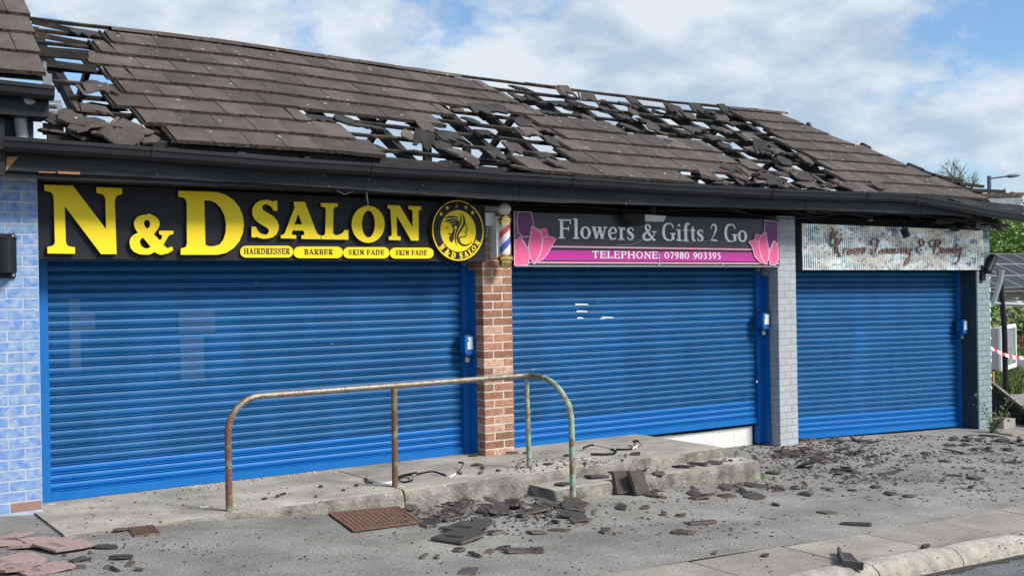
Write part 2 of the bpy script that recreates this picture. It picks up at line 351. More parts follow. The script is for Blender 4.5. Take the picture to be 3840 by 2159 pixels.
def strokes_into(mb, strokes, to3, depth, k0=0):
    """each stroke becomes a thin solid; to3 maps (x, y, lift) to the world; depth is a vector into the sign"""
    for i, (kd, pts) in enumerate(strokes):
        lift = .0004*((i+k0) % 7)
        if kd == 'p': loops = [pts]
        else:
            q = spline(pts, 5, kd == 'c') if kd in 'sc' else pts
            a, b = ribbon2(q, kd == 'c')
            if kd == 'c':
                n = len(a)
                vs = [to3(*p, lift) for p in a]+[to3(*p, lift) for p in b]; vs += [Vector(p)+Vector(depth) for p in vs]
                fs = []
                for j in range(n):
                    k = (j+1) % n
                    fs += [(j, k, n+k, n+j), (2*n+j, 3*n+j, 3*n+k, 2*n+k), (j, 2*n+j, 2*n+k, k), (n+j, n+k, 3*n+k, 3*n+j)]
                mb.add(vs, fs); continue
            n = len(a)
            vs = [to3(*p, lift) for p in a]+[to3(*p, lift) for p in b]; vs += [Vector(p)+Vector(depth) for p in vs]
            fs = []
            for j in range(n-1):
                k = j+1
                fs += [(j, k, n+k, n+j), (2*n+j, 3*n+j, 3*n+k, 2*n+k), (j, 2*n+j, 2*n+k, k), (n+j, n+k, 3*n+k, 3*n+j)]
            fs += [(0, n, 3*n, 2*n), (n-1, 3*n-1, 4*n-1, 2*n-1)]
            mb.add(vs, fs); continue
        mb.sheet([[to3(*p, lift) for p in l] for l in loops], depth)
def write(text, name, mat, parent, p0, p1, height, T, t, y, depth=.003, gap=.1, upz=None):
    """set a line of text from world point p0 to p1 (baseline) on the plane y, one mesh object per letter"""
    gl = [GL(c, T, t) for c in text]
    tot = sum(g[0]+gap for g in gl)-gap
    sx = (Vector(p1)-Vector(p0))/tot; x = 0
    for g, c in zip(gl, text):
        if g[1]:
            mb = MB(); b = Vector(p0)+sx*x
            strokes_into(mb, g[1], lambda X, Y, l, b=b: Vector((b.x+sx.x*X, y-l, b.z+sx.z*X+height*Y)), (0, depth+.004, 0))
            fix_normals(mb.build(name, mat, parent))
        x += g[0]+gap

# ------------------------------------------------------------------ palette
m_tile = M('weathered_tile', (.060, .048, .043), .92, (.092, .076, .068), 5, bump=.35, bscale=90, objvar=.24, spots=((.34, .33, .30), 10, .15, .28), grain=.2, gscale=90, stain=((.9, .9, .9), .78, 1.2))
m_tedge = M('tile_edge', (.022, .017, .013), .97, (.105, .078, .058), 30, bump=.8, bscale=70, objvar=.2)
m_tbreak = M('broken_tile_face', (.225, .165, .148), .95, (.11, .085, .078), 22, bump=.5, bscale=120, objvar=.25)
m_tdark = M('sooty_tile', (.040, .037, .038), .85, (.085, .075, .072), 9, bump=.4, bscale=80, objvar=.3)
m_tpink = M('pink_tile_underside', (.40, .285, .265), .95, (.26, .18, .165), 12, bump=.4, bscale=60, objvar=.12)
m_tchar = M('charred_tile', (.020, .018, .018), .9, (.046, .040, .038), 9, bump=.4, bscale=80, objvar=.3)
m_char = M('charred_timber', (.007, .0065, .0065), .85, (.026, .023, .021), 14, bump=.6, bscale=40, stretch=(.3, 1, 1), objvar=.3)
m_batten = M('scorched_batten', (.022, .018, .016), .85, (.12, .075, .045), 7, bump=.5, bscale=50, nlo=.5, nhi=.72, objvar=.2)
m_wood = M('raw_timber', (.55, .27, .12), .8, (.42, .2, .09), 9, stretch=(.3, 1, 4))
m_black = M('black_plastic', (.006, .0065, .008), .45, (.011, .012, .014), 5, spec=.32)
m_fascia = M('burnt_fascia_paint', (.009, .010, .012), .55, (.048, .052, .058), 3.2, bump=.25, bscale=30, stretch=(.35, 1, 2.2), nlo=.45, nhi=.75, spots=((.5, .5, .5), 16, .09, .25))
m_soot = M('sooted_wall', (.014, .015, .017), .9, (.03, .03, .033), 3)
m_blue = M('blue_shutter_paint', (.003, .122, .40), .5, (.006, .136, .43), 4, spec=.3, grain=.05, gscale=60)
m_bluedull = M('dusty_blue_slat', (.007, .092, .250), .52, (.013, .108, .278), 2.2, spec=.28, stain=((2.2, 1, .5), .80, 1.16), objvar=.05, stretch=(.6, 1, 1.4), spots=((.10, .17, .30), 5, .10, .08), grain=.10, gscale=160)
m_bluedark = M('blue_guide_paint', (.002, .105, .37), .5, (.004, .115, .40), 3, spec=.3)
m_brick = M('red_brick', (.27, .125, .078), .93, (.39, .205, .135), 16, bump=.4, bscale=90, objvar=.28, grain=.14)
m_brickpale = M('pale_brick', (.55, .40, .30), .93, (.42, .21, .15), 20, bump=.4, bscale=90, objvar=.1)
m_brickdark = M('purple_brick', (.17, .075, .06), .93, (.27, .13, .10), 16, bump=.4, bscale=90, objvar=.2)
m_mortar = M('mortar', (.66, .58, .50), .97, (.52, .46, .40), 25, bump=.4, bscale=120)
m_greyb = M('grey_painted_brick', (.335, .355, .38), .75, (.41, .43, .45), 5, bump=.10, bscale=40, objvar=.015, world=True, stain=((1.5, 1, .8), .88, 1.08), spots=((.16, .16, .16), 7, .05, .2))
m_greyj = M('grey_painted_joint', (.325, .345, .37), .8, (.28, .30, .32), 18, bump=.3, bscale=80)
m_slateb = M('blue_grey_painted_brick', (.20, .255, .28), .7, (.26, .315, .335), 7, bump=.10, bscale=40, objvar=.02, world=True)
m_slatej = M('blue_grey_painted_joint', (.15, .195, .215), .8)
m_navy = M('navy_wall_paint', (.018, .036, .052), .7, (.026, .046, .062), 4, bump=.15, bscale=40)
m_skyb = M('sky_mural_brick', (.105, .225, .50), .8, (.34, .415, .52), 15, bump=.08, bscale=40, world=True, nlo=.36, nhi=.70, detail=5)
m_skyj = M('sky_mural_joint', (.30, .38, .50), .85, (.46, .48, .50), 9, world=True)
m_bareb = M('bare_brick', (.33, .19, .14), .9, (.26, .17, .15), 14, bump=.4)
m_asph = M('asphalt_pavement', (.190, .180, .164), .93, (.285, .273, .253), 1.7, bump=.8, bscale=75, spec=.25, grain=.34, gscale=75, spots=((.38, .37, .35), 7, .08, .14), stain=((.55, .9, 1), .74, 1.22))
m_road = M('road_tarmac', (.10, .102, .108), .9, (.17, .17, .175), 2.2, bump=.9, bscale=70, grain=.4, gscale=70)
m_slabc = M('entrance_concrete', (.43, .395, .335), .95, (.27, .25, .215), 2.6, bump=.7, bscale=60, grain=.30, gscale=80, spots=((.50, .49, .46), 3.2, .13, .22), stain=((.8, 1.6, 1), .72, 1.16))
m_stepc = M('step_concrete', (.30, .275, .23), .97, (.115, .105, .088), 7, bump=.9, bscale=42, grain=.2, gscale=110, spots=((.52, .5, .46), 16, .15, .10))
m_flag = M('paving_stone', (.33, .295, .25), .95, (.245, .222, .19), 3, bump=.4, bscale=90, objvar=.06, grain=.28, gscale=80, stain=((.8, 1.2, 1), .78, 1.12))
m_kerb = M('kerb_stone', (.40, .37, .31), .95, (.25, .23, .195), 9, bump=.7, bscale=45, objvar=.08, grain=.15)
m_gap = M('joint_dirt', (.045, .042, .036), .98)
m_rust = M('rusty_iron', (.20, .105, .070), .95, (.10, .062, .048), 20, bump=.4, bscale=120)
m_rail = M('rusted_rail', (.17, .085, .052), .75, (.25, .30, .20), 11, bump=.4, bscale=70, nlo=.5, nhi=.66, metal=.15)
m_railtop = M('worn_rail_steel', (.26, .235, .19), .45, (.15, .10, .07), 14, bump=.25, bscale=70, metal=.5, nlo=.45, nhi=.7)
m_railgreen = M('peeling_green_rail', (.26, .38, .28), .75, (.22, .125, .08), 12, bump=.4, bscale=70, nlo=.46, nhi=.6)
m_white = M('white_plastic', (.72, .72, .70), .5, (.62, .62, .6), 8)
m_whitep = M('white_panel', (.78, .77, .74), .45, (.66, .65, .61), 5, spots=((.1, .1, .1), 14, .1, .2))
m_galv = M('galvanised_steel', (.42, .44, .46), .45, (.35, .37, .39), 12, metal=.6)
m_lead = M('lead_flashing', (.15, .165, .18), .7, (.24, .255, .275), 6, metal=.2, bump=.2, bscale=20)
m_signblk = M('black_sign_panel', (.010, .011, .014), .5, (.013, .014, .018), 2, spec=.28, stain=((.8, 1, 2.5), .8, 1.3))
m_yellow = M('yellow_acrylic', (.93, .69, .010), .5, (.91, .66, .010), 3, spec=.35)
m_yedge = M('letter_return', (.05, .038, .008), .6)
m_ink = M('black_vinyl', (.018, .014, .010), .5)
m_gold = M('brass', (.80, .56, .20), .16, metal=1.0)
m_globe = M('opal_globe', (.62, .62, .64), .12, spec=.6)
m_s2 = M('charcoal_sign_face', (.036, .035, .041), .35, (.044, .042, .049), 2, spec=.35, stain=((1.2, 1, 2.5), .8, 1.25))
m_pink = M('pink_vinyl', (.84, .105, .27), .45, (.80, .13, .30), 6)
m_pinkl = M('pale_pink_vinyl', (.88, .36, .50), .45)
m_pinko = M('petal_outline', (.90, .62, .70), .5)
m_mag = M('magenta_vinyl', (.52, .032, .30), .4, (.47, .03, .30), 2)
m_purp = M('purple_vinyl', (.17, .022, .165), .4, (.13, .018, .13), 3)
m_silver = M('silver_lettering', (.92, .92, .87), .4, (.86, .87, .82), 6, metal=.1)
m_copper = M('copper_lettering', (.36, .20, .165), .45, (.26, .15, .12), 8, metal=.3)
m_grass = M('grass', (.075, .13, .03), .9, (.13, .17, .05), 4)
m_leaf = M('spring_leaf', (.115, .20, .035), .6, (.17, .27, .055), 8, objvar=.1)
m_leafd = M('dark_leaf', (.028, .06, .022), .7, (.05, .085, .03), 8)
m_bark = M('bark', (.09, .075, .06), .95, (.14, .12, .10), 10)

# ------------------------------------------------------------------ the setting: ground, road, pavement
mb = MB(); mb.add([(-600, -600, -.70), (900, -600, -.70), (900, 900, -.70), (-600, 900, -.70)], [(0, 1, 2, 3)])
m_far = M('far_ground', (.20, .198, .19), .95, (.25, .245, .235), .6)
tag(mb.build('ground', m_far), 'pale ground stretching away beyond the shops', kind='structure')
xs = sorted(set([-10+i*.5 for i in range(53)] + GX[1:-1]))
ys = [-4.15, -3.4, -2.6, -1.8, -1.4, -.7, 0, 2, 6]
mb = MB()
vs = [(x, y, gz(x)+.004*math.sin(x*2.1+y*1.3)) for y in ys for x in xs]; nx = len(xs)
mb.add(vs, [(j*nx+i, j*nx+i+1, (j+1)*nx+i+1, (j+1)*nx+i) for j in range(len(ys)-1) for i in range(nx-1)])
pav = tag(mb.build('pavement', m_asph, smooth=True), 'worn grey asphalt pavement in front of the shops', kind='structure')
mb = MB(); rx = [-40, -10, -5, 0, 2, 4, 6.4, 8.5, 12.5, 16, 60]
vs = [(x, y, gz(x)-.115-(.02 if y < -6 else 0)) for y in (-40, -8, -5.3, -4.93) for x in rx]; nx = len(rx)
mb.add(vs, [(j*nx+i, j*nx+i+1, (j+1)*nx+i+1, (j+1)*nx+i) for j in range(3) for i in range(nx-1)])
tag(mb.build('road', m_road), 'dark tarmac road beside the kerb', kind='structure')
# dirt bed, paving stones and kerb stones
mb = MB(); vs = [(x, y, gz(x)-.012) for y in (-4.82, -4.14) for x in xs]; nx = len(xs)
mb.add(vs, [(i, i+1, nx+i+1, nx+i) for i in range(nx-1)])
strip = tag(mb.build('paved_strip', m_gap), 'strip of stone flags along the kerb edge', kind='structure')
x = 1.36
while x < 9:
    w = .91 if x < 8 else .8; a, b = x+.006, x+w-.006; mb = MB(); tz = rnd(-.003, .004)
    mb.add([(a, -4.735, gz(a)+.004+tz), (b, -4.735, gz(b)+.004+tz), (b, -4.165+rnd(-.02, .015), gz(b)+.005), (a, -4.165+rnd(-.02, .015), gz(a)+.005), (a, -4.735, gz(a)-.03), (b, -4.735, gz(b)-.03), (b, -4.16, gz(b)-.03), (a, -4.16, gz(a)-.03)],
           [(0, 1, 2, 3), (0, 4, 5, 1), (1, 5, 6, 2), (2, 6, 7, 3), (3, 7, 4, 0)])
    mb.build('paving_slab', m_flag, strip); x += w
kerb = tag(bpy.data.objects.new('kerb', None), 'pale weathered stone kerb along the road', kind='structure'); COL.objects.link(kerb)
x = 1.4
while x < 9:
    a, b = x+.006, x+.93-.006; mb = MB(); pr = []
    n = 7
    for i in range(n):
        X = a+(b-a)*i/(n-1); g = gz(X); e = .006*math.sin(X*9)+rnd(-.004, .004); end = .012 if i in (0, n-1) else 0
        pr.append([(X, -4.755, g+.004-end), (X, -4.80, g+.012-end), (X, -4.88+e, g+.008-end), (X, -4.925+e, g-.022-end), (X, -4.945+e*.5, g-.07), (X, -4.95, g-.16)])
    mb.add([p for r in pr for p in r], [(i*6+j, i*6+j+1, (i+1)*6+j+1, (i+1)*6+j) for i in range(n-1) for j in range(5)] + [tuple(range(5, -1, -1)), tuple((n-1)*6+j for j in range(6))])
    shade_auto(fix_normals(mb.build('kerb_stone', m_kerb, kerb)), 50); x += .93
mb = MB()
for i in range(60):
    X = 1.5+i*.13; w = rnd(.02, .075)
    mb.add([(X, -4.944, gz(X)-.108), (X+.13, -4.944, gz(X+.13)-.108), (X+.13, -4.97-w, gz(X+.13)-.110), (X, -4.97-rnd(.02, .07), gz(X)-.110)], [(0, 3, 2, 1)])
tag(mb.build('gutter_dirt', m_gap), 'dark dirt gathered along the foot of the kerb', kind='stuff')

# entrance slab, lower step: rough cast concrete with worn edges
def rough_block(name, x0, x1, y0, y1, top, bot, mt, ms, label, cut=None):
    mb = MB(); n = max(6, int((x1-x0)/.16)); rows = []
    for i in range(n+1):
        X = x0+(x1-x0)*i/n; e = rnd(-.012, .012); c = rnd(0, .018)
        b = bot(X)
        rows.append([(X, y1, top), (X, y0+.05, top), (X, y0+.012+c*.5, top-.004-c*.3), (X, y0+e*.4, top-.03-c), (X, y0-.004+e*.5, (top+b)/2), (X, y0-.012+e, b-.02)])
    for i in range(n):
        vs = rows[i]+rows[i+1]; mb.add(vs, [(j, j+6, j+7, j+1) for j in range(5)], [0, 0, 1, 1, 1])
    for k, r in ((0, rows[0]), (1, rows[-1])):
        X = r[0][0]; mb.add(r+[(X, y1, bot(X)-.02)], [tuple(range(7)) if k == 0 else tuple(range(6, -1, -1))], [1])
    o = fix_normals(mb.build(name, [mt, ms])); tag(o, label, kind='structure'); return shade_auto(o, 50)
rough_block('entrance_slab', SLAB[0], 2.515, -1.42, .12, 0, lambda X: min(gz(X), -.02), m_slabc, m_stepc, 'raised concrete slab in front of the shutters')
rough_block('entrance_slab', 2.53, SLAB[1], -1.42, .12, .001, gz, m_slabc, m_stepc, 'raised concrete slab continuing to the steps')
rough_block('entrance_step', STEP[0], STEP[1], STEP[2], -1.425, STEP[3], gz, m_slabc, m_stepc, 'low concrete step below the entrance slab')
mb = MB()                                            # crumbled edge of cement under the first shutter
for i in range(420):
    X = rnd(1.0, 2.6); y = -.06-abs(random.gauss(0, .08)); r = rnd(.006, .02)
    a = rnd(0, 6.3); mb.add([(X+r*math.cos(a+k*2.1), y+r*math.sin(a+k*2.1), .0) for k in range(3)]+[(X, y, r*rnd(.4, .9))], [(0, 1, 3), (1, 2, 3), (2, 0, 3)])
tag(mb.build('cement_crumbs', m_kerb), 'crumbled pale cement along the foot of the salon shutter', kind='stuff')
# manhole covers
g = [on_ground(*p) for p in ((1238, 1931), (1328, 1996), (1575, 1963), (1490, 1905))]
def quadp(a, b): return (g[0]*(1-a)+g[3]*a)*(1-b)+(g[1]*(1-a)+g[2]*a)*b
c = quadp(.5, .5)
man = thing('manhole_cover', 'rusty orange cast iron grid cover set in the asphalt below the slab', 'manhole cover', (c.x, c.y, gz(c.x)))
up = Vector((0, 0, 1))
mb = MB(); mb.add([quadp(*q)+up*.010 for q in ((-.03, -.03), (-.03, 1.03), (1.03, 1.03), (1.03, -.03))], [(0, 1, 2, 3)]); mb.build('pan', m_gap, man)
for a, b in (((0, 0), (1, 0)), ((1, 0), (1, 1)), ((1, 1), (0, 1)), ((0, 1), (0, 0))):
    mb = MB(); mb.bar(quadp(*a)+up*.014, quadp(*b)+up*.014, .022, .016); mb.build('rim', m_rust, man)
mb = MB()
for i in range(1, 14): mb.bar(quadp(i/14, .01)+up*.015, quadp(i/14, .99)+up*.015, .018, .010)
for i in range(1, 14): mb.bar(quadp(.01, i/14)+up*.0135, quadp(.99, i/14)+up*.0135, .018, .010)
tag(mb.build('cast_grid', m_rust, man), kind='stuff')
c = on_ground(540, 1992)
st = thing('utility_cover', 'small rusty ribbed utility cover at the slab edge', 'manhole cover', c)
q = [on_ground(*p) for p in ((478, 1983), (505, 2012), (603, 2000), (575, 1973))]
mb = MB(); mb.add([p+up*.010 for p in q]+[p+up*-.01 for p in q], [(0, 1, 2, 3), (0, 4, 5, 1), (1, 5, 6, 2), (2, 6, 7, 3), (3, 7, 4, 0)]); fix_normals(mb.build('plate', M('brown_iron', (.16, .10, .08), .9, (.25, .18, .15), 15), st))
mb = MB()
for i in range(9):
    t = (i+.5)/9; mb.bar((q[0]*(1-t)+q[3]*t)+up*.012, (q[1]*(1-t)+q[2]*t)+up*.012, .009, .008)
tag(mb.build('rib', m_rust, st), kind='stuff')

# ------------------------------------------------------------------ the parade of shops
shop = thing('shop_parade', 'single storey row of three shuttered shops under a burnt tiled roof', 'building', (6.2, 0, 0))
mb = MB(); mb.box(-.13, 12.86, .10, .25, -.6, 2.56); mb.box(-.13, 12.86, -.12, .10, 1.98, 2.545); mb.build('front_wall', m_soot, shop)
mb = MB(); mb.box(-.13, 12.86, 4.6, 4.8, -.7, 2.6); mb.build('back_wall', m_soot, shop)
mb = MB(); mb.box(12.70, 12.858, .25, 4.6, -.7, 2.6); mb.build('gable_wall', m_slatej, shop)
mb = MB(); mb.box(-.13, 12.86, -.10, 4.8, 2.602, 2.66); mb.build('ceiling', m_char, shop)
CRS = .083
_bm = {}
def brick_mesh(lx, ly, mat, lz=.070):
    k = (round(lx, 3), round(ly, 3), mat.name, lz)
    if k not in _bm:
        bm = bmesh.new(); bmesh.ops.create_cube(bm, size=1)
        bmesh.ops.scale(bm, vec=(lx, ly, lz), verts=bm.verts)
        bmesh.ops.bevel(bm, geom=list(bm.edges), offset=.004, segments=1, affect='EDGES')
        me = bpy.data.meshes.new('brick'); bm.to_mesh(me); bm.free(); me.materials.append(mat); _bm[k] = me
    return _bm[k]
def pillar(name, x0, x1, y0, y1, zb, zt, mats, core, phase=0, j=.010):
    p = part(name, shop); mb = MB(); ins = .0045 if 'brick' in name else .003; mb.box(x0+ins, x1-ins, y0+ins, y1, zb-.3, zt); mb.build('mortar_core', core, p)
    w = x1-x0; hd = (w-j)*.335; stt = w-j-hd; z = zb-.04; r = phase
    def br(a, b, c, d, zc):
        m = random.choice(mats); put('brick', brick_mesh(b-a, d-c, m), p, ((a+b)/2+rnd(-.0015, .0015), (c+d)/2, zc), (rnd(-.004, .004), rnd(-.006, .006), rnd(-.006, .006)))
    while z < zt-.05:
        zc = z+CRS/2
        if r % 2: br(x0, x0+stt, y0, y0+hd, zc); br(x0+stt+j, x1, y0, y0+.2, zc); br(x0, x0+hd, y0+hd+j, min(y0+2*hd+j, y1), zc)
        else: br(x0, x0+hd, y0, min(y0+stt, y1), zc); br(x0+hd+j, x1, y0, y0+hd, zc)
        z += CRS; r += 1
    return p
pillar('brick_pillar', 4.072, 4.430, -.30, .10, .02, 2.52, [m_brick]*9+[m_brickdark, m_brickpale], m_mortar, 0, .014)
pillar('painted_pillar', 8.392, 8.718, -.30, .10, -.28, 2.52, [m_greyb], m_greyj, 0, .008)
ep = pillar('end_pillar', 12.562, 12.885, -.30, .25, -.46, 2.52, [m_slateb], m_slatej, 0, .008)
mb = MB(); mb.box(12.535, 12.558, -.296, .10, -.6, 2.52); mb.build('navy_panel', m_navy, shop)
mb = MB()
for z in (1.93, 1.72, 1.55, 1.33, 1.24, 1.12, 1.0, .84, .62, .52, .30, .12):
    h = rnd(.018, .045); k = 8
    mb.sheet([[(12.868+.016*math.cos(2*math.pi*i/k)*rnd(.8, 1.2), -.3065, z+h*math.sin(2*math.pi*i/k)) for i in range(k)]], (0, .004, 0))
tag(mb.build('white_paint_daub', m_whitep, ep), kind='stuff')
mb = MB(); mb.box(-.128, -.11, -.12, .1, 0, 2.5); mb.build('reveal', m_soot, shop)

# roller shutters
def slat_mesh(name, ln, mat):
    prof = [(.004, 1.0), (.0, .985), (-.006, .93), (-.0115, .80), (-.0138, .64), (-.0125, .48), (-.008, .33), (-.0015, .22), (.004, .185), (-.010, .150), (-.0145, .11), (-.0145, .075), (-.010, .055), (.014, .0)]
    mb = MB(); n = len(prof); P = .0752
    mb.add([(x, y, z*P) for x in (0, ln) for y, z in prof], [(i, n+i, n+i+1, i+1) for i in range(n-1)])
    me = mb.mesh(name, mat); bm = bmesh.new(); bm.from_mesh(me); bmesh.ops.recalc_face_normals(bm, faces=bm.faces)
    if sum(f.normal.y*f.calc_area() for f in bm.faces) > 0: bmesh.ops.reverse_faces(bm, faces=bm.faces)
    for f in bm.faces: f.smooth = True
    for e in bm.edges:
        if len(e.link_faces) == 2 and e.calc_face_angle(0) > R(50): e.smooth = False
    bm.to_mesh(me); bm.free(); return me
def shutter(x0, x1, zl, zr, label):
    """zl, zr: heights of slat edges at the two ends, bottom first: [bottom, bar top, ...]"""
    s = part('roller_shutter', shop); s['label'] = label
    ln = x1-x0; md = slat_mesh('slat', ln, m_bluedull); mc = slat_mesh('slat', ln, m_blue)
    mb = MB(); t = .03
    mb.add([(x0, -t, zl[0]), (x1, -t, zr[0]), (x1, -t, zr[1]), (x0, -t, zl[1]), (x0, .01, zl[0]), (x1, .01, zr[0]), (x1, .01, zr[1]), (x0, .01, zl[1])],
           [(0, 1, 2, 3), (7, 6, 5, 4), (0, 4, 5, 1), (3, 2, 6, 7), (0, 3, 7, 4), (1, 5, 6, 2)]); mb.build('bottom_bar', m_blue, s)
    for i in range(1, len(zl)-1):
        a = math.atan2(zr[i]-zl[i], ln); p = ((zl[i+1]-zl[i])+(zr[i+1]-zr[i]))/2
        put('slat', mc if i <= 3 else md, s, (x0, rnd(-.003, .003), zl[i]), (rnd(-.05, .05), -a+rnd(-.0004, .0004), rnd(-.0008, .0008)), (1, 1, p/.0752))
    return s
def edges(b, bar, k0, kmid, lo, hi, top):
    e = [b, bar]+[bar+(k0-bar)*i/3 for i in (1, 2, 3)]; z = k0
    for i in range(60):
        z += lo if i < kmid else hi; e.append(z)
        if z > top: break
    return e
e1 = edges(.004, .075, .284, 9, .0732, .0770, 2.03); s1 = shutter(.0, 3.978, e1, e1, 'blue roller shutter below the black and yellow salon sign')
e2 = edges(-.022, .05, .262, 9, .0713, .0748, 2.0); s2 = shutter(4.40, 8.276, e2, [z-.016 for z in e2], 'scuffed blue roller shutter below the pink flower shop sign')
eL = edges(-.31, -.245, -.034, 99, .0720, .072, 1.95); eR = edges(-.428, -.362, -.138, 99, .0751, .0751, 99)[:len(eL)]
s3 = shutter(9.0, 12.478, eL, eR, 'narrow blue roller shutter below the sequin sign')
def guide(s, x0, x1, zb, zt, side):                  # U channel with a deeper leg on the pillar
    mb = MB(); mb.box(x0, x1, -.052, .03, zb, zt); mb.build('guide_rail', m_bluedark if side else m_blue, s)
    if side: mb = MB(); mb.box(x1+.001, x1+.016, -.16, .03, zb, zt-.06); mb.build('guide_leg', m_bluedark, s)
guide(s1, -.105, -.004, .0, 2.0, 0); guide(s1, 3.982, 4.052, .0, 1.93, 1)
guide(s2, 8.28, 8.362, -.29, 1.84, 1); guide(s3, 12.482, 12.53, -.46, 1.86, 0)
for s, x, z in ((s1, 3.99, 1.93), (s2, 8.29, 1.84)):
    mb = MB(); mb.box(x, x+.055, -.056, 0, z+.001, z+.10); mb.build('bare_end', m_galv, s)
def lock(s, x0, x1, y0, y1, z0, z1, body):
    mb = MB(); w = x1-x0; c = .028
    poly = [(x0, z0+c), (x0+c, z0), (x1-c, z0), (x1, z0+c), (x1, z1), (x0, z1)]
    mb.sheet([[(a, y0, b) for a, b in poly]], (0, y1-y0, 0)); lb = mb.build('lock_box', body, s)
    mb = MB(); mb.box(x0-.004, x1+.004, y0-.004, y1, z1+.0005, z1+.008); mb.build('hood', m_char, lb)
    mb = MB(); mb.sheet([[(x0+.03, y0-.002, z0+.055), (x1-.022, y0-.002, z0+.055), (x1-.022, y0-.002, z1-.02), (x0+.036, y0-.002, z1-.02), (x0+.036, y0-.002, z1-.045), (x0+.05, y0-.002, z1-.06), (x0+.03, y0-.002, z1-.075)]], (0, .003, 0)); mb.build('sticker', m_white, lb)
    mb = MB(); mb.tube([((x0+x1)/2-.014, (y0+y1)/2, z0), ((x0+x1)/2-.014, (y0+y1)/2, z0-.03), ((x0+x1)/2+.014, (y0+y1)/2, z0-.03), ((x0+x1)/2+.014, (y0+y1)/2, z0)], .005, 6); mb.box((x0+x1)/2-.024, (x0+x1)/2+.024, (y0+y1)/2-.011, (y0+y1)/2+.011, z0-.075, z0-.03); mb.build('padlock', m_galv, lb)
lock(s1, 3.935, 4.048, -.165, -.06, 1.02, 1.22, m_bluedark); lock(s2, 8.24, 8.37, -.185, -.08, 1.135, 1.33, m_bluedark); lock(s3, 12.40, 12.52, -.17, -.06, .92, 1.12, m_bluedark)
for px, py, w in ((2181, 1144, 26), (2182, 1170, 22), (2176, 1195, 13), (2278, 1193, 24), (2260, 1196, 10)):
    a = at_y(px-w, py-2, -.016); b = at_y(px+w, py-2, -.016)
    mb = MB(); mb.sheet([[(a.x, -.0165, a.z-.006), (b.x, -.0165, b.z-.004), (b.x-.01, -.0165, b.z+.008), (a.x+.02, -.0165, a.z+.012)]], (0, .006, 0)); mb.build('sticker_remnant', m_whitep, s2)
for px, py in ((2838, 1430), (2838, 1431)):
    pass
mb = MB(); q = at_y(2838, 1430, -.054); mb.tube([(q.x, -.058, q.z), (q.x, -.05, q.z)], .014, 10); mb.build('rivet', m_white, s2)
m_film = M('poster_residue_film', (.42, .52, .66), .7)
nt_f = m_film.node_tree; tr = nt_f.nodes.new('ShaderNodeBsdfTransparent'); mxs = nt_f.nodes.new('ShaderNodeMixShader'); mxs.inputs[0].default_value = .055
nt_f.links.new(tr.outputs[0], mxs.inputs[1]); nt_f.links.new(nt_f.nodes['Principled BSDF'].outputs[0], mxs.inputs[2]); nt_f.links.new(mxs.outputs[0], nt_f.nodes['Material Output'].inputs['Surface'])
for px0, py0_, px1, py1_ in ((672, 1160, 805, 1250), (678, 1262, 765, 1430), (262, 1120, 300, 1390), (302, 1170, 356, 1240)):
    a, b_ = at_y(px0, py1_, -.022), at_y(px1, py0_, -.022); mb = MB(); mb.add([(a.x, -.0225, a.z), (b_.x, -.0225, a.z), (b_.x, -.0225, b_.z), (a.x, -.0225, b_.z)], [(0, 1, 2, 3)]); mb.build('poster_residue', m_film, s1)
# white stall riser seen below the raised end of the second shutter
ri = part('stall_riser', shop)
for i in range(6):
    a = 6.25+i*.335; mb = MB(); mb.box(a+.002, min(a+.333, 8.27), .035, .06, -.45, -.075+rnd(-.006, .006)); mb.build('panel', m_whitep, ri)
mb = MB(); mb.box(6.0, 8.275, .03, .075, -.062, -.040); mb.build('gap_shade_strip', m_char, ri)  # dark strip standing in for the shaded gap between shutter and riser

# ------------------------------------------------------------------ the roof
RY0, RZ0, RAL = -.74, 2.90, R(31)
CA, SA = math.cos(RAL), math.sin(RAL)
def rdz(x): return interp(x, [0, 2, 2.7, 5, 8.5, 10.6, 13], [0, 0, -.02, -.09, -.125, -.10, -.12])
def RP(x, s, h=0): return Vector((x, RY0+s*CA-h*SA, RZ0+rdz(x)+s*SA+h*CA))
def on_roof(px, py):
    x, s = 5.0, 1.0
    for _ in range(25):
        d = _ray(px, py); z0 = RZ0+rdz(x)
        t = ((CAM.y-RY0)*SA-(CAM.z-z0)*CA)/(d.z*CA-d.y*SA)
        P = CAM+d*t; x = .4*x+.6*P.x; s = (P.y-RY0)/CA
    return x, s
roof = part('roof', shop)
TW, TG, TL = .318, .325, .40
def tile_mesh(outline, name='tile', rib=True, mats=None, th=.033):
    mb = MB()
    mb.sheet([[(x, y, th) for x, y in outline]], (0, 0, -th), 0, 1)
    if rib:
        y0 = max(0.0, min(y for x, y in outline if x < .05)+.0); y1 = TL
        mb.box(-.034, -.001, y0, y1, 0, th*.45, 1)
        for k in (-.032, -.020): mb.box(k, k+.006, y0+.003, y1-.002, th*.45, th*.8, 1)
    return mb.mesh(name, mats or [m_tile, m_tedge])
def full_outline(w=TW):
    k = 5; lo = [(.002+(w-.006)*i/k, rnd(-.003, .003)) for i in range(k+1)]
    return lo+[(w-.004, TL), (.002, TL)]
full = [tile_mesh(full_outline()) for _ in range(5)]
def jag(w0, w1, y0, y1, n=6, dep=.07):
    lo = [(w0+(w1-w0)*i/n, y0+rnd(-dep, dep)) for i in range(n+1)]
    return lo+[(w1-rnd(0, .04), y1), (w0+rnd(0, .03), y1)]
stubs = [tile_mesh(jag(.005, TW*rnd(.75, 1), rnd(.16, .27), TL), 'broken_tile', i % 2 == 0, [m_tchar if i % 3 else m_tile, m_tchar if i % 3 else m_tbreak], .024) for i in range(6)]
shards = []
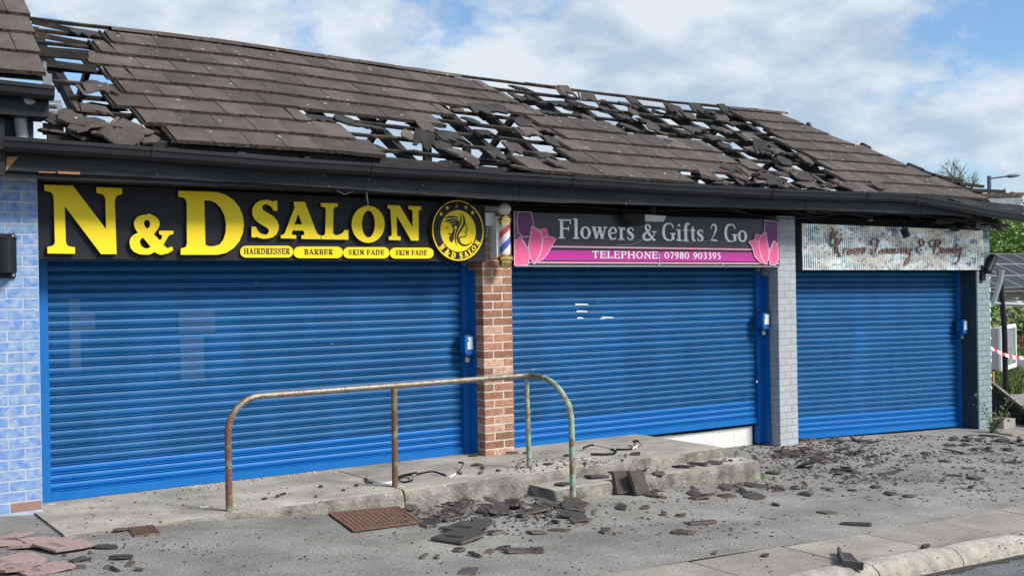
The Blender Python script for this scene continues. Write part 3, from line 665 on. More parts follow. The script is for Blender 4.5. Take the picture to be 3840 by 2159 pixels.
for i in range(8):
    k = random.choice((5, 6, 7)); a0 = rnd(0, 6)
    out = [(.5*TW*rnd(.6, 1.05)*math.cos(a0+2*math.pi*j/k)+.16, .19*rnd(.55, 1.05)*math.sin(a0+2*math.pi*j/k)+.2) for j in range(k)]
    shards.append(tile_mesh(out, 'broken_tile', False, [m_tile if i % 4 == 0 else m_tchar, m_tbreak if i % 4 == 0 else m_tchar], .022))
loose = [tile_mesh([(.5*TW*rnd(.6, 1.05)*math.cos(2*math.pi*j/6+i)+.16, .19*rnd(.55, 1.05)*math.sin(2*math.pi*j/6+i)+.2) for j in range(6)], 'broken_tile', False, [m_tile, (m_tbreak, m_tedge)[i % 2]], .024) for i in range(6)]+stubs[:2]
def hipx(s): return 12.22-.66*s
SEG = {7: [(.86, 5.29), (9.42, 99)], 6: [(.69, 5.40), (9.60, 99)], 5: [(.51, 5.56), (9.62, 99)], 4: [(.63, 4.17), (5.30, 6.55), (9.51, 99)], 3: [(.77, 3.88), (5.49, 7.84), (9.64, 99)],
       2: [(.60, 2.28), (5.28, 7.76), (9.55, 99)], 1: [(.76, 2.57), (5.13, 8.04), (9.45, 99)], 0: [(.86, 2.74), (4.29, 6.62), (9.23, 99)]}
TILT = R(4.6)
def lay(me, x, s, h=.012, rz=0, rx=0, ry=0, sc=None, name='tile'):
    p = RP(x, s, h); sl = math.atan2(rdz(x+.3)-rdz(x-.3), .6)
    o = put(name, me, roof, p, None, sc)
    o.rotation_euler = (Matrix.Rotation(-sl, 3, 'Y') @ Matrix.Rotation(RAL-TILT+rx, 3, 'X') @ Matrix.Rotation(ry, 3, 'Y') @ Matrix.Rotation(rz, 3, 'Z')).to_euler()
    return o
for r in range(8):
    s = r*TG-.02; ph = .84+(TW/2 if r % 2 else 0)
    for xa, xb in SEG[r]:
        xb = min(xb, hipx(s+.16)); i0 = math.floor((xa-ph)/TW); x = ph+i0*TW
        while x < xb-.05:
            a, b = max(x, xa), min(x+TW, xb)
            if b-a > .07:
                if b-a > TW*.72 and b < xb+.001: lay(random.choice(full), x, s, .012+rnd(0, .005), rnd(-.008, .008), rnd(-.008, .008), rnd(-.006, .006))
                else:
                    w = b-a; ho = b >= xb-.002 and xb > 9
                    if ho: out = [(.002, 0), (w, 0), (max(.02, w-.24), TL), (.002, TL)]
                    else: out = jag(.004, w, .0, TL, 4, .012)
                    lay(tile_mesh(out, 'tile', not ho), a, s, .013+rnd(0, .004))
            x += TW
# ridge capping on the sound stretches
for xa, xb in ((.95, 4.9), (9.45, 10.5)):
    x = xa
    while x < xb:
        mb = MB(); n = 6; L0 = min(.45, xb+.2-x)
        vs = []
        for xx in (x, x+L0-.006):
            for i in range(n+1):
                a = math.pi*(.12+.76*i/n); c = RP(xx, 2.70, -.045); vs.append((xx, c.y-.115*math.cos(a), c.z+.085*math.sin(a)+.002*math.sin(x*9)))
        mb.add(vs, [(i, i+1, n+2+i, n+1+i) for i in range(n)]); fix_normals(mb.build('ridge_tile', m_tile, roof)); x += L0
# battens, rafters, struts
for r in range(9):
    s = r*TG+.275; x = .16+rnd(-.05, .1)
    xe = hipx(s)-.03+rnd(-.1, .1)
    while x < xe:
        b = min(xe, x+rnd(1.6, 2.6)); n = 4; pts = [RP(x+(b-x)*i/n, s+rnd(-.006, .006), -.030+rnd(-.005, .003)) for i in range(n+1)]
        mb = MB()
        for i in range(n): mb.bar(pts[i], pts[i+1]+(pts[i+1]-pts[i])*.01, rnd(.034, .046), rnd(.026, .036), (0, -SA, CA))
        mb.build('batten', m_batten, roof); x = b+.004
x = .25; k = 0
while x < 11.8:
    s1_ = min(2.68, (12.2-x)/.66) if x > 10.4 else 2.68
    mb = MB(); ns = 6; pts = [RP(x+rnd(-.008, .008), -.05+(s1_+.05)*i/ns, -.10+rnd(-.006, .006)) for i in range(ns+1)]
    for i in range(ns): mb.bar(pts[i], pts[i+1], .072*rnd(.8, 1.15), .12*rnd(.75, 1.1), (0, -SA, CA))
    mb.build('rafter', m_char, roof)
    if k % 3 == 1:
        mb = MB(); c = RP(x, 2.68, -.10); mb.bar(c, (x, c.y+2.3, c.z-1.45), .05, .09); mb.build('rear_rafter', m_char, roof)
    x += .58; k += 1
mb = MB(); pts = [RP(.9+i*.48, 2.70, -.09) for i in range(21)]
for i in list(range(9))+list(range(17, 20)): mb.bar(pts[i], pts[i+1], .035, .13)
mb.build('ridge_board', m_char, roof)
mb = MB(); mb.bar(RP(10.45, 2.68, -.08), RP(12.2, 0, -.08), .04, .15); mb.build('hip_rafter', m_char, roof)
for px, py0, py1, y in ((1600, 500, 602, -.10), (1748, 455, 582, .05), (1905, 475, 600, .0), (2380, 430, 520, .5), (2600, 450, 520, .6), (2850, 560, 650, .1), (2990, 620, 680, -.1)):
    a, b = at_y(px, py0, y), at_y(px, py1, y); mb = MB(); mb.bar((a.x, y, RZ0+rdz(a.x)+(y-RY0)/CA*SA-.12), (a.x+.01, y, 2.66), .075, .06, (0, 1, 0)); mb.build('strut', m_char, roof)
# the wide charred purlin strips seen through the hole beside the neighbour
for pa, pb, y, h in (((120, 192), (330, 208), .75, .085), ((170, 238), (360, 262), .55, .06)):
    a, b = at_y(*pa, y), at_y(*pb, y); mb = MB(); mb.bar(a, b, .05, h); mb.build('purlin', m_char, roof)
for pts, s_ in ((((120, 70), (400, 130)), 0), (((130, 118), (380, 165)), 0)):
    a, b = [RP(*on_roof(*q), -.03) for q in pts]; mb = MB(); mb.bar(a, b, .03, .045); mb.build('batten', m_batten, roof)
# broken tiles left hanging in the gaps: photograph positions of the pieces
Z3 = lambda x, y: (1500+x*.304, 240+y*.304)
Z4 = lambda x, y: (1980+x*.304, 300+y*.304)
Z5 = lambda x, y: (2440+x*.2486, 380+y*.2486)
Z6 = lambda x, y: (2740+x*.2487, 400+y*.2487)
Z1 = lambda x, y: (250+x*.3867, 80+y*.3867)
Z2 = lambda x, y: (880+x*.3867, 140+y*.3867)
hang = [Z3(1530, 290), Z3(1440, 400), Z3(1600, 440), Z3(930, 700), Z3(1100, 880), Z3(1150, 1060), Z3(1390, 1050), Z3(1490, 760), Z3(1620, 890), Z3(760, 565), Z3(980, 600), Z3(1230, 610), Z3(1560, 640),
        Z3(95, 900), Z3(620, 935), Z3(520, 1040), Z3(330, 790), Z2(1180, 830), Z2(1350, 850), Z2(1060, 800), Z2(820, 800),
        Z4(430, 170), Z4(370, 290), Z4(690, 440), Z4(650, 290), Z4(930, 350), Z4(1290, 310), Z4(1330, 420), Z4(1220, 480), Z4(1300, 600), Z4(1480, 530), Z4(1540, 620), Z4(240, 390), Z4(90, 230), Z4(150, 600), Z4(300, 780), Z4(260, 970),
        Z5(220, 120), Z5(340, 230), Z5(530, 235), Z5(640, 420), Z5(1070, 200), Z5(1190, 200), Z5(1070, 310), Z5(1110, 420), Z5(130, 320), Z5(560, 500), Z5(220, 450), Z5(990, 550), Z5(1010, 430), Z5(1490, 580), Z5(1690, 630), Z5(1610, 730), Z5(1100, 680), Z5(1850, 640), Z5(1900, 900), Z5(850, 660), Z5(1120, 830), Z5(360, 670),
        Z6(330, 310), Z6(120, 270), Z6(650, 610), Z6(720, 680), Z6(740, 850), Z6(850, 690), Z6(1180, 850), Z6(880, 930), Z6(420, 640), Z6(300, 480), Z6(1050, 940),
        Z1(190, 130), Z1(260, 590), Z1(360, 700), Z1(500, 640), Z1(280, 840)]
for i, (px, py) in enumerate(hang):
    x, s = on_roof(px, py)
    if i % 2: lay(random.choice(shards), x-.15, s-.18, .012, rnd(-.25, .25), rnd(-.12, .2), rnd(-.15, .15), rnd(.6, .95), 'broken_tile')
    else: lay(random.choice(stubs), x-.15, s-.27, .012, rnd(-.12, .12), rnd(-.10, .14), rnd(-.1, .1), rnd(.85, 1), 'broken_tile')
for px, py, rx in (Z5(1460, 880)+(.9,), Z3(110, 1050)+(.7,), Z4(430, 230)+(.4,), Z4(1290, 340)+(.3,), Z5(230, 180)+(.35,), Z5(1080, 250)+(.5,), Z4(640, 300)+(.4,), Z5(600, 180)+(.3,)):       # tiles standing on edge
    x, s = on_roof(px, py); lay(random.choice(stubs), x-.1, s-.25, .03, rnd(-.3, .3), rx, rnd(-.2, .2), .8, 'broken_tile')
# torn felt scraps between the rafters, added to darken the holes like loft shade
felt = part('darkening_felt', shop)
spots_ = [(rnd(5.5, 9.5), rnd(1.3, 2.6)) for _ in range(20)]+[(rnd(7.9, 9.5), rnd(.1, 1.4)) for _ in range(16)]+[(rnd(2.8, 5.2), rnd(.0, .5)) for _ in range(12)]+[(rnd(3.6, 5.4), rnd(.5, 1.4)) for _ in range(8)]+[(rnd(.2, .8), rnd(.1, 1.0)) for _ in range(6)]
for x, s in spots_:
    k = 8; w, h = rnd(.10, .30), rnd(.04, .14); mb = MB(); hh = -.055-rnd(0, .03)
    mb.sheet([[RP(x+w*math.cos(2*math.pi*i/k)*rnd(.5, 1.1), s+h*math.sin(2*math.pi*i/k)*rnd(.4, 1.2), hh) for i in range(k)]], (0, .002, -.004)); mb.build('felt_scrap', m_char, felt)
# heaps slid down onto the eaves
heap = [Z1(430, 990), Z1(650, 1030), Z1(450, 1080), Z1(330, 1130), Z1(80, 1060), Z1(200, 960), Z1(560, 1140), Z1(760, 1150), Z1(150, 1130), Z1(20, 980), Z1(250, 1050), Z1(60, 1120), Z1(380, 1150),
        Z5(850, 1200), Z5(1130, 1160), Z5(1370, 1090), Z5(1660, 1180), Z5(1590, 1220), Z5(1890, 1220), Z5(1270, 1190), Z5(1450, 1160), Z5(1750, 1150), Z5(1080, 1210), Z5(1950, 1180), Z5(1350, 1210),
        Z6(690, 1130), Z6(1080, 1160), Z6(100, 1110), Z6(1930, 1220), Z6(2200, 1270), Z6(480, 1110), Z6(820, 1120), Z6(950, 1180), Z6(1280, 1190), Z6(1450, 1200), Z6(580, 1160), Z6(1180, 1130), Z6(1600, 1190),
        Z3(1230, 1210), Z3(930, 1260), Z3(1100, 1290), Z3(1380, 1280), Z4(590, 1160), Z4(850, 1140), Z3(700, 1150), Z3(820, 1200)] + [(rnd(2700, 3140), rnd(655, 705)) for _ in range(26)] + [(rnd(255, 520), rnd(470, 530)) for _ in range(10)]
for i, (px, py) in enumerate(heap):
    x, s = on_roof(px, py); s = max(s, .17); lay(random.choice(loose), x-.15, s-.2, .02+rnd(0, .06), rnd(-1.2, 1.2), rnd(-.45, .25), rnd(-.25, .25), rnd(.6, 1.0), 'broken_tile')

# gutter, fascia and soffit
gp = [((8, 515)), (400, 543), (1000, 590), (1500, 622), (2000, 655), (2500, 690), (3000, 715), (3200, 721), (3349, 725), (3449, 736), (3573, 759), (3697, 783), (3840, 806), (3900, 815)]
path = [at_y(px, py, -.87) for px, py in gp]
def gutter(name, path, parent, mat=m_black, sc=1.0):
    prof = [(.075, .0), (.075, -.05), (.05, -.088), (.01, -.105), (-.03, -.100), (-.055, -.075), (-.06, -.03), (-.07, -.028), (-.07, .0), (-.058, .0), (-.052, -.06), (-.02, -.085), (.03, -.085), (.06, -.05), (.067, .0)]
    mb = MB(); n = len(prof)
    mb.add([(p.x, p.y+a*sc, p.z+b*sc) for p in path for a, b in prof], [(i*n+j, i*n+(j+1) % n, (i+1)*n+(j+1) % n, (i+1)*n+j) for i in range(len(path)-1) for j in range(n)] + [tuple(range(n)), tuple((len(path)-1)*n+j for j in reversed(range(n)))])
    return shade_auto(fix_normals(mb.build(name, mat, parent)), 35)
fine = []
for i in range(len(path)-1):
    for k in range(4): fine.append(path[i].lerp(path[i+1], k/4)+Vector((0, 0, rnd(-.003, .003))))
fine.append(path[-1])
gutter('gutter', fine, shop)
for k in (5, 11, 17, 23, 29, 35):
    c0 = fine[k]; c1 = c0+(fine[k+1]-c0).normalized()*.09; gutter('gutter_union', [c0+Vector((0, -.002, .002)), c1+Vector((0, -.002, .002))], shop, m_black, 1.07)
mb = MB(); fx = [-.43+i*.32 for i in range(39)]
vs = []
for x in fx:
    b = interp(x, [-.4, 1.6, 4.4, 8.3, 11, 12.5], [2.622, 2.604, 2.535, 2.565, 2.57, 2.53])+rnd(-.004, .004)
    vs += [(x, -.775, b), (x, -.775, b+.24), (x, -.748, b+.24), (x, -.748, b)]
n = len(fx)
mb.add(vs, [(i*4+j, i*4+(j+1) % 4, (i+1)*4+(j+1) % 4, (i+1)*4+j) for i in range(n-1) for j in range(4)]+[(0, 1, 2, 3), ((n-1)*4+3, (n-1)*4+2, (n-1)*4+1, (n-1)*4)])
fas = fix_normals(mb.build('fascia', m_fascia, shop))
a, b, c = at_y(22, 642, -.779), at_y(24, 588, -.779), at_y(68, 588, -.779)
mb = MB(); mb.sheet([[a, b, c]], (0, .003, 0)); mb.build('bare_wood', m_wood, fas)
a = at_y(218, 648, -.779)
mb = MB(); mb.box(a.x, a.x+.16, -.779, -.776, a.z-.006, a.z+.012); mb.box(a.x-.14, a.x-.02, -.779, -.776, a.z-.004, a.z+.004); mb.build('bare_wood', m_wood, fas)
mb = MB(); mb.box(-.13, 12.86, -.747, -.121, 2.590, 2.602); mb.build('soffit', m_soot, shop)
mb = MB()
for x in (4.2, 8.35, 10.6):                            # board joints
    mb.box(x, x+.012, -.778, -.776, 2.57, 2.76)
mb.build('joint_cover', m_char, fas)
mb = MB(); n = 40; vs = []
for i in range(n+1):
    x = -.12+i*12.4/n; t = RP(x, 0).z; vs += [(x, -.70, 2.66), (x, -.70, t+.012), (x, -.66, t+.03), (x, -.66, 2.66)]
mb.add(vs, [(i*4+j, i*4+(j+1) % 4, (i+1)*4+(j+1) % 4, (i+1)*4+j) for i in range(n) for j in range(4)]); fix_normals(mb.build('eave_board', m_char, shop))
mb = MB(); mb.box(-.42, 12.3, -.7465, -.738, 2.575, 2.76); mb.build('fascia_backing', m_soot, shop)
wr = part('charred_debris', shop)                     # burnt lining hanging below the soffit
for i in range(64):
    z = random.choice([(3.55, 4.35), (8.3, 9.7), (11.2, 12.75), (11.2, 12.75), (.2, 12)]); x = rnd(*z); y = rnd(-.7, -.16); l = rnd(.12, .5); a = rnd(-.25, .25)
    mb = MB(); mb.bar((x, y, 2.584-rnd(0, .05 if x > 5 else .012)), (x+l, y+rnd(-.1, .1), 2.582-rnd(0, .07 if x > 5 else .02)), rnd(.03, .1), rnd(.006, .02)); mb.build('lath', m_char, wr)
mb = MB(); pts = [at_y(*p, -.62) for p in ((1240, 690), (1262, 712), (1290, 728), (1320, 720), (1338, 700))]
mb.tube([p for p in pts], .006, 6); mb.build('sagging_liner', m_galv, wr)
mb = MB(); mb.tube([at_y(*p, -.62) for p in ((1372, 700), (1376, 735), (1380, 762), (1378, 785))], [.006, .008, .004, .003], 6); mb.build('hanging_wire', m_galv, wr)
pts = spline([tuple(at_y(*p, -.45)) for p in ((1660, 770), (2100, 770), (2400, 790), (2700, 788), (2950, 820), (3200, 800), (3380, 805), (3700, 830))], 6)
mb = MB(); mb.tube(pts, .006, 5); mb.build('loose_cable', m_black, wr)
# wrecked end of the roof: hip flashing, stray battens, fallen lining
we = part('wrecked_eave', shop)
for pa, pb, y, w, h in (((3525, 662), (3610, 678), -.1, .04, .035), ((3594, 688), (3686, 700), -.2, .05, .04), ((3596, 711), (3765, 719), -.35, .06, .045), ((3560, 715), (3680, 728), -.3, .05, .05), ((3455, 642), (3520, 668), .1, .06, .05), ((3500, 655), (3640, 715), .0, .05, .04), ((3560, 690), (3580, 730), -.3, .04, .05),
                        ((3230, 543), (3262, 560), .8, .05, .06), ((3405, 618), (3460, 640), .25, .05, .05)):
    mb = MB(); mb.bar(at_y(*pa, y), at_y(*pb, y), w, h); mb.build('stray_batten', m_char, we)
mb = MB(); q = [at_y(*p, -.5) for p in ((3588, 735), (3836, 728), (3826, 768), (3600, 756))]; mb.sheet([q], (0, .03, 0)); mb.build('flashing', m_lead, we)
mb = MB(); q = [at_y(*p, -.52) for p in ((3590, 727), (3840, 722), (3838, 736), (3590, 742))]; mb.sheet([q], (0, .08, 0)); mb.build('verge_mortar', m_tedge, we)
mb = MB(); q = [at_y(*p, -.80) for p in ((3690, 790), (3840, 800), (3840, 770), (3560, 744))]; mb.sheet([q], (0, .02, 0)); mb.build('fallen_fascia', m_fascia, we)
for i in range(26):
    px, py = rnd(3500, 3750), rnd(795, 850); a = at_y(px, py, rnd(-.7, -.1)); l = rnd(.15, .6)
    mb = MB(); mb.bar(a, a+Vector((l, rnd(-.15, .15), rnd(-.08, .04))), rnd(.04, .12), rnd(.012, .04)); mb.build('lath', m_char, we)
for px, py in ((3655, 805), (3690, 812), (3600, 800)):
    a = at_y(px, py, -.6); put('broken_tile', random.choice(shards), we, a, (rnd(-.5, .5), rnd(-.3, .3), rnd(0, 6)), .7)

# ------------------------------------------------------------------ signs
ZA = lambda x, y: (x*.49715, 600+y*.49724)
ZB = lambda x, y: (860+x*.49715, 640+y*.49724)
ZE = lambda x, y: (1580+x*.1933, 720+y*.1934)
def onp(Z, y): return lambda p: at_y(*Z(*p), y)
SY = -.352
salon = thing('salon_sign', 'long black fascia sign with raised yellow letters N&D SALON', 'shop sign', (2.0, SY, 1.95))
mb = MB(); mb.add([(-.132, SY, 1.978), (4.078, SY, 1.956), (4.078, SY, 2.535), (-.132, SY, 2.588), (-.132, -.13, 1.978), (4.078, -.13, 1.956), (4.078, -.13, 2.535), (-.132, -.13, 2.588)],
                  [(0, 1, 2, 3), (7, 6, 5, 4), (0, 4, 5, 1), (3, 2, 6, 7), (0, 3, 7, 4), (1, 5, 6, 2)]); mb.build('panel', m_signblk, salon)
def letter(loops, Z, name='letter', y=SY-.042, d=.040, parent=None, mats=None):
    mb = MB(); f = onp(Z, y); mb.sheet([[f(p) for p in l] for l in loops], (0, d, 0), 0, 1)
    return mb.build(name, mats or [m_yellow, m_yedge], parent or salon)
letter([[(333,187),(550,194),(800,521),(795,295),(787,272),(770,258),(728,248),(726,205),(920,213),(922,257),(890,266),(873,282),(866,305),(880,709),(762,709),(488,347),(497,615),(502,636),(516,650),(566,658),(566,707),(358,704),(358,655),(392,648),(408,638),(414,620),(405,290),(398,258),(385,244),(337,232)]], ZA)
def sm(l, n=4): return spline(l, n, True)
letter([sm([(1110,412),(1165,424),(1198,455),(1203,492),(1183,528),(1150,552)])[:-4]+[(1205,605),(1215,598),(1223,578),(1218,566),(1200,560),(1200,533),(1308,533),(1308,558),(1285,564),(1270,575),(1232,638),(1262,665),(1300,652),(1306,678),(1268,703),(1215,715),(1180,702),(1168,692),(1130,712),(1085,713),(1045,708),(1008,690),(984,660),(976,615),(985,588),(1005,566),(1040,548),(1018,515),(1009,480),(1018,448),(1040,427),(1070,415)],
        [(1105,450),(1126,458),(1134,480),(1128,502),(1112,520),(1094,502),(1085,478),(1090,458)], [(1080,585),(1137,655),(1112,668),(1082,662),(1062,642),(1054,618),(1060,598)]], ZA)
letter([[(1345,232),(1560,238),(1640,243),(1705,264),(1760,300),(1805,355),(1832,420),(1840,485),(1832,550),(1806,612),(1762,664),(1705,700),(1640,714),(1363,714),(1363,667),(1392,660),(1404,650),(1410,630),(1408,330),(1402,300),(1385,285),(1345,276)],
        [(1541,304),(1590,307),(1630,325),(1665,362),(1692,415),(1705,480),(1702,545),(1685,600),(1655,637),(1610,651),(1575,650),(1550,640)]], ZA)
letter([sm([(270,220),(300,224),(327,234)])[:-8]+[(270,220),(300,222),(327,234),(340,226),(362,225),(362,302),(332,302),(322,280),(303,262),(275,253),(255,259),(247,276),(252,294),(275,311),(330,343),(360,375),(373,410),(372,445),(356,478),(330,500),(295,511),(255,513),(222,506),(205,498),(190,505),(167,500),(167,422),(200,422),(212,450),(235,473),(262,482),(285,480),(298,463),(297,443),(280,428),(230,400),(195,372),(177,340),(171,305),(180,272),(200,245),(232,226)]], ZB)
letter([[(487,234),(570,234),(658,466),(668,480),(690,488),(690,517),(543,514),(543,488),(562,484),(568,474),(558,452),(478,450),(470,474),(478,484),(505,487),(505,512),(388,510),(388,487),(407,482),(418,470),(495,272),(487,262)], [(520,325),(548,405),(492,405)]], ZB)
letter([[(690,243),(818,247),(818,270),(795,276),(785,290),(783,470),(790,483),(812,486),(840,478),(858,464),(868,448),(898,448),(898,520),(695,517),(695,490),(715,486),(723,474),(728,290),(720,276),(692,270)]], ZB)
el = lambda cx, cy, rx, ry, n=28: [(cx+rx*math.cos(2*math.pi*i/n), cy+ry*math.sin(2*math.pi*i/n)) for i in range(n)]
letter([el(1047, 404, 125, 140), el(1049, 402, 49, 101)], ZB)
letter([[(1193,260),(1285,263),(1382,425),(1382,308),(1376,296),(1352,290),(1352,265),(1448,270),(1448,294),(1434,298),(1428,308),(1428,527),(1372,527),(1262,338),(1265,480),(1270,492),(1292,497),(1292,525),(1203,522),(1203,497),(1219,493),(1226,482),(1216,296),(1210,287),(1195,284)]], ZB)
for (x0, x1, y0, y1, txt, a, b, base, cap) in ((82, 482, 566, 655, 'HAIRDRESSER', 110, 456, 628, 590), (485, 857, 572, 659, 'BARBER', 565, 782, 632, 597), (859, 1207, 576, 661, 'SKIN FADE', 900, 1168, 634, 601), (1210, 1541, 580, 662, 'SKIN FADE', 1255, 1490, 636, 604)):
    r = (y1-y0)/2*.92; rx = r*1.15; pts = []
    for cx, cy, a0 in ((x1-rx, y0+r, -90), (x1-rx, y1-r, 0), (x0+rx, y1-r, 90), (x0+rx, y0+r, 180)):
        for i in range(7): q = R(a0+i*15); pts.append((cx+rx*math.cos(q), cy+r*math.sin(q)))
    pl = letter([pts], ZB, 'service_plate', SY-.022, .020)
    yy = SY-.024; f = onp(ZB, yy); p0, p1, pc = f((a, base)), f((b, base)), f((a, cap))
    write(txt, 'letter', m_ink, pl, p0, p1, (pc.z-p0.z)*1.15, .20, .11, yy, .001, .10)
# round emblem
ey = SY-.05; ec = at_y(*ZE(715, 745), ey); er = (at_y(*ZE(715, 158), ey).z-at_y(*ZE(715, 1335), ey).z)/2
def ringp(r, y, n=48): return [Vector((ec.x+r*math.cos(2*math.pi*i/n), y, ec.z+r*math.sin(2*math.pi*i/n))) for i in range(n)]
mb = MB(); mb.sheet([ringp(er, ey)], (0, .047, 0), 0, 1); emb = mb.build('emblem', [m_signblk, m_yedge], salon)
mb = MB(); mb.sheet([ringp(er*.995, ey-.003), ringp(er*.955, ey-.003)], (0, .0025, 0)); mb.build('ring', m_yellow, emb)
ic = ec+Vector((.0, 0, -.005)); ir = er*.685
mb = MB(); mb.sheet([[Vector((ic.x+ir*math.cos(2*math.pi*i/40), ey-.003, ic.z+ir*math.sin(2*math.pi*i/40))) for i in range(40)]], (0, .0025, 0)); mb.build('disc', m_yellow, emb)
for sx, sy in ((385, 425), (505, 305), (685, 262), (865, 295), (997, 400)):
    c = at_y(*ZE(sx, sy), ey-.004); mb = MB()
    mb.sheet([[Vector((c.x+q*math.sin(math.pi*i/5), ey-.004, c.z+q*math.cos(math.pi*i/5))) for i in range(10) for q in ((.024 if i % 2 == 0 else .0105),)]], (0, .0025, 0)); mb.build('star', m_yellow, emb)
fe = lambda x, y, l: at_y(*ZE(x, y), ey-.0065-l)
art = [('s', [(462,510,10),(520,488,40),(600,482,34),(680,490,24),(730,520,4)]), ('s', [(455,575,10),(510,560,44),(590,535,34),(680,535,24),(745,560,4)]), ('s', [(545,600,30),(600,590,42),(670,570,34),(745,575,8)]),
       ('p', [(580,650),(625,620),(680,590),(742,572),(730,620),(705,690),(690,660),(665,648),(640,660),(635,700),(655,740),(640,830),(630,920),(598,975),(560,950),(542,900),(548,855),(572,855),(578,835),(560,825),(585,805),(612,775),(625,730),(615,690)]),
       ('s', [(525,800,10),(550,812,18),(590,810,8)]), ('s', [(488,695,4),(505,685,14),(525,692,6)]),
       ('s', [(760,430,4),(775,500,18),(765,590,22),(720,690,26),(680,780,26),(664,870,22),(670,950,14),(690,1025,3)]),
       ('s', [(795,425,4),(822,480,26),(838,560,36),(815,650,34),(765,740,32),(720,810,34),(704,890,32),(730,970,30),(800,1022,38),(880,1030,30),(950,995,16),(988,935,3)]),
       ('s', [(838,560,16),(852,620,16),(868,660,15),(893,705,16),(880,735,15),(875,760,15),(872,790,15),(872,820,15),(862,860,15),(820,870,15),(770,868,18),(742,890,20),(745,930,14),(770,980,5)]), ('s', [(835,785,6),(855,780,12),(875,785,8)]), ('s', [(850,630,10),(880,625,8)])]
mb = MB(); strokes_into(mb, art, fe, (0, .003, 0)); fix_normals(mb.build('portrait_motif', m_ink, emb))
mid = er*.835
for i, (ch, ang) in enumerate((('N', 221), ('&', 239), ('D', 256), ('S', 277), ('A', 290), ('L', 303), ('O', 316), ('N', 331))):
    w, st = GL(ch, .26, .14); a = R(ang); h = er*.19; c = Vector((ec.x+mid*math.cos(a), 0, ec.z+mid*math.sin(a))); ux, uz = -math.sin(a), math.cos(a); rx_, rz_ = math.cos(a), math.sin(a)
    mb = MB(); strokes_into(mb, st, lambda X, Y, l: Vector((c.x+ux*(X-w/2)*h+(-rx_)*(Y-.5)*h, ey-.003-l, c.z+uz*(X-w/2)*h+(-rz_)*(Y-.5)*h)), (0, .005, 0)); fix_normals(mb.build('letter', m_yellow, emb))

# flower shop sign
FY = -.318
flo = thing('flower_shop_sign', 'charcoal and pink flower shop sign with tulips at both ends', 'shop sign', (6.4, FY, 1.9))
mb = MB(); mb.add([(4.462, FY, 1.914), (8.408, FY, 1.898), (8.408, FY, 2.472), (4.462, FY, 2.466), (4.462, -.13, 1.914), (8.408, -.13, 1.898), (8.408, -.13, 2.472), (4.462, -.13, 2.466)],
                  [(0, 1, 2, 3), (7, 6, 5, 4), (0, 4, 5, 1), (3, 2, 6, 7), (0, 3, 7, 4), (1, 5, 6, 2)]); mb.build('panel', m_s2, flo)
def band(v0, v1, y, mat, name='stripe', x0=4.47, x1=8.40):
    z0 = lambda x: 1.914+(1.898-1.914)*(x-4.462)/3.946
    mb = MB(); mb.sheet([[(x0, y, z0(x0)+v0), (x1, y, z0(x1)+v0), (x1, y, z0(x1)+v1), (x0, y, z0(x0)+v1)]], (0, .0015, 0)); return mb.build(name, mat, flo)
band(.196, .212, FY-.0018, m_pinkl); band(.172, .186, FY-.0018, M('dark_stripe', (.02, .012, .02), .4)); band(.060, .168, FY-.0018, m_mag, 'telephone_band'); band(.030, .044, FY-.0018, m_pinkl)
band(-.006, .006, FY-.004, m_galv, 'edge_trim', 4.462, 8.408)
ZC = lambda x, y: (1520+x*.3107, 700+y*.3108)
ZD = lambda x, y: (2400+x*.2329, 780+y*.2330)
Z4b = lambda x, y: (1900+x*.5489, 700+y*.5490)
petals = [(ZC, m_purp, [(1312,300),(1360,303),(1350,420),(1362,545),(1318,660)]), (ZC, m_purp, [(1360,303),(1520,306),(1553,480),(1520,472),(1505,600),(1410,600),(1362,545),(1346,420)]), (ZC, m_purp, [(1410,605),(1505,605),(1485,745),(1440,675),(1412,640)]),
          (ZC, m_pink, [(1316,665),(1390,590),(1415,660),(1480,745),(1500,840),(1478,946),(1318,950)]), (ZC, m_pink, [(1612,517),(1705,505),(1722,590),(1662,617),(1640,572)]),
          (ZC, m_pink, [(1655,630),(1685,605),(1720,596),(1770,606),(1822,630),(1790,672),(1765,722),(1720,802),(1660,875),(1555,932),(1620,830),(1650,730)]),
          (ZC, m_pink, [(1520,475),(1572,495),(1612,525),(1640,572),(1652,630),(1645,745),(1610,840),(1558,930),(1545,930),(1512,865),(1487,760),(1488,690),(1512,600)]),
          (ZD, m_purp, [(2012,198),(2222,225),(2222,600),(2150,525),(2080,690),(2060,600),(2025,385),(1998,392)]), (ZD, m_pink, [(1858,422),(1945,434),(1915,545),(1842,512)]),
          (ZD, m_pink, [(1745,550),(1790,525),(1850,516),(1912,552),(1917,650),(1950,790),(2020,908),(1920,860),(1850,780),(1815,650),(1790,595)]),
          (ZD, m_pink, [(2152,520),(2195,560),(2225,615),(2228,830),(2180,918),(2095,912),(2072,820),(2085,700),(2120,645)]),
          (ZD, m_pink, [(2027,388),(2040,480),(2062,600),(2080,690),(2075,790),(2032,910),(1962,800),(1920,650),(1915,545),(1950,440),(1985,405)])]
for i, (Z, mat, pl) in enumerate(petals):
    y = FY-.0042-.0012*i; f = onp(Z, y)
    mb = MB(); mb.sheet([[f(p) for p in pl]], (0, .001, 0)); po = mb.build('petal', mat, flo)
    mb = MB(); strokes_into(mb, [('l', [(*p, 7 if Z is ZC else 9) for p in pl+[pl[0]]])], lambda a, b, l: at_y(*Z(a, b), y-.0006-l*.2), (0, .0012, 0)); fix_normals(mb.build('outline', m_pinko, po))
yy = FY-.004
def line(txt, xa, xb, ba, bb, cap, T, t, gap=.08):
    f = onp(Z4b, yy); p0, p1 = f((xa, ba)), f((xb, bb)); h = f((xa, ba-cap)).z-p0.z
    write(txt, 'letter', m_silver, flo, p0, p1, h, T, t, yy, .002, gap)
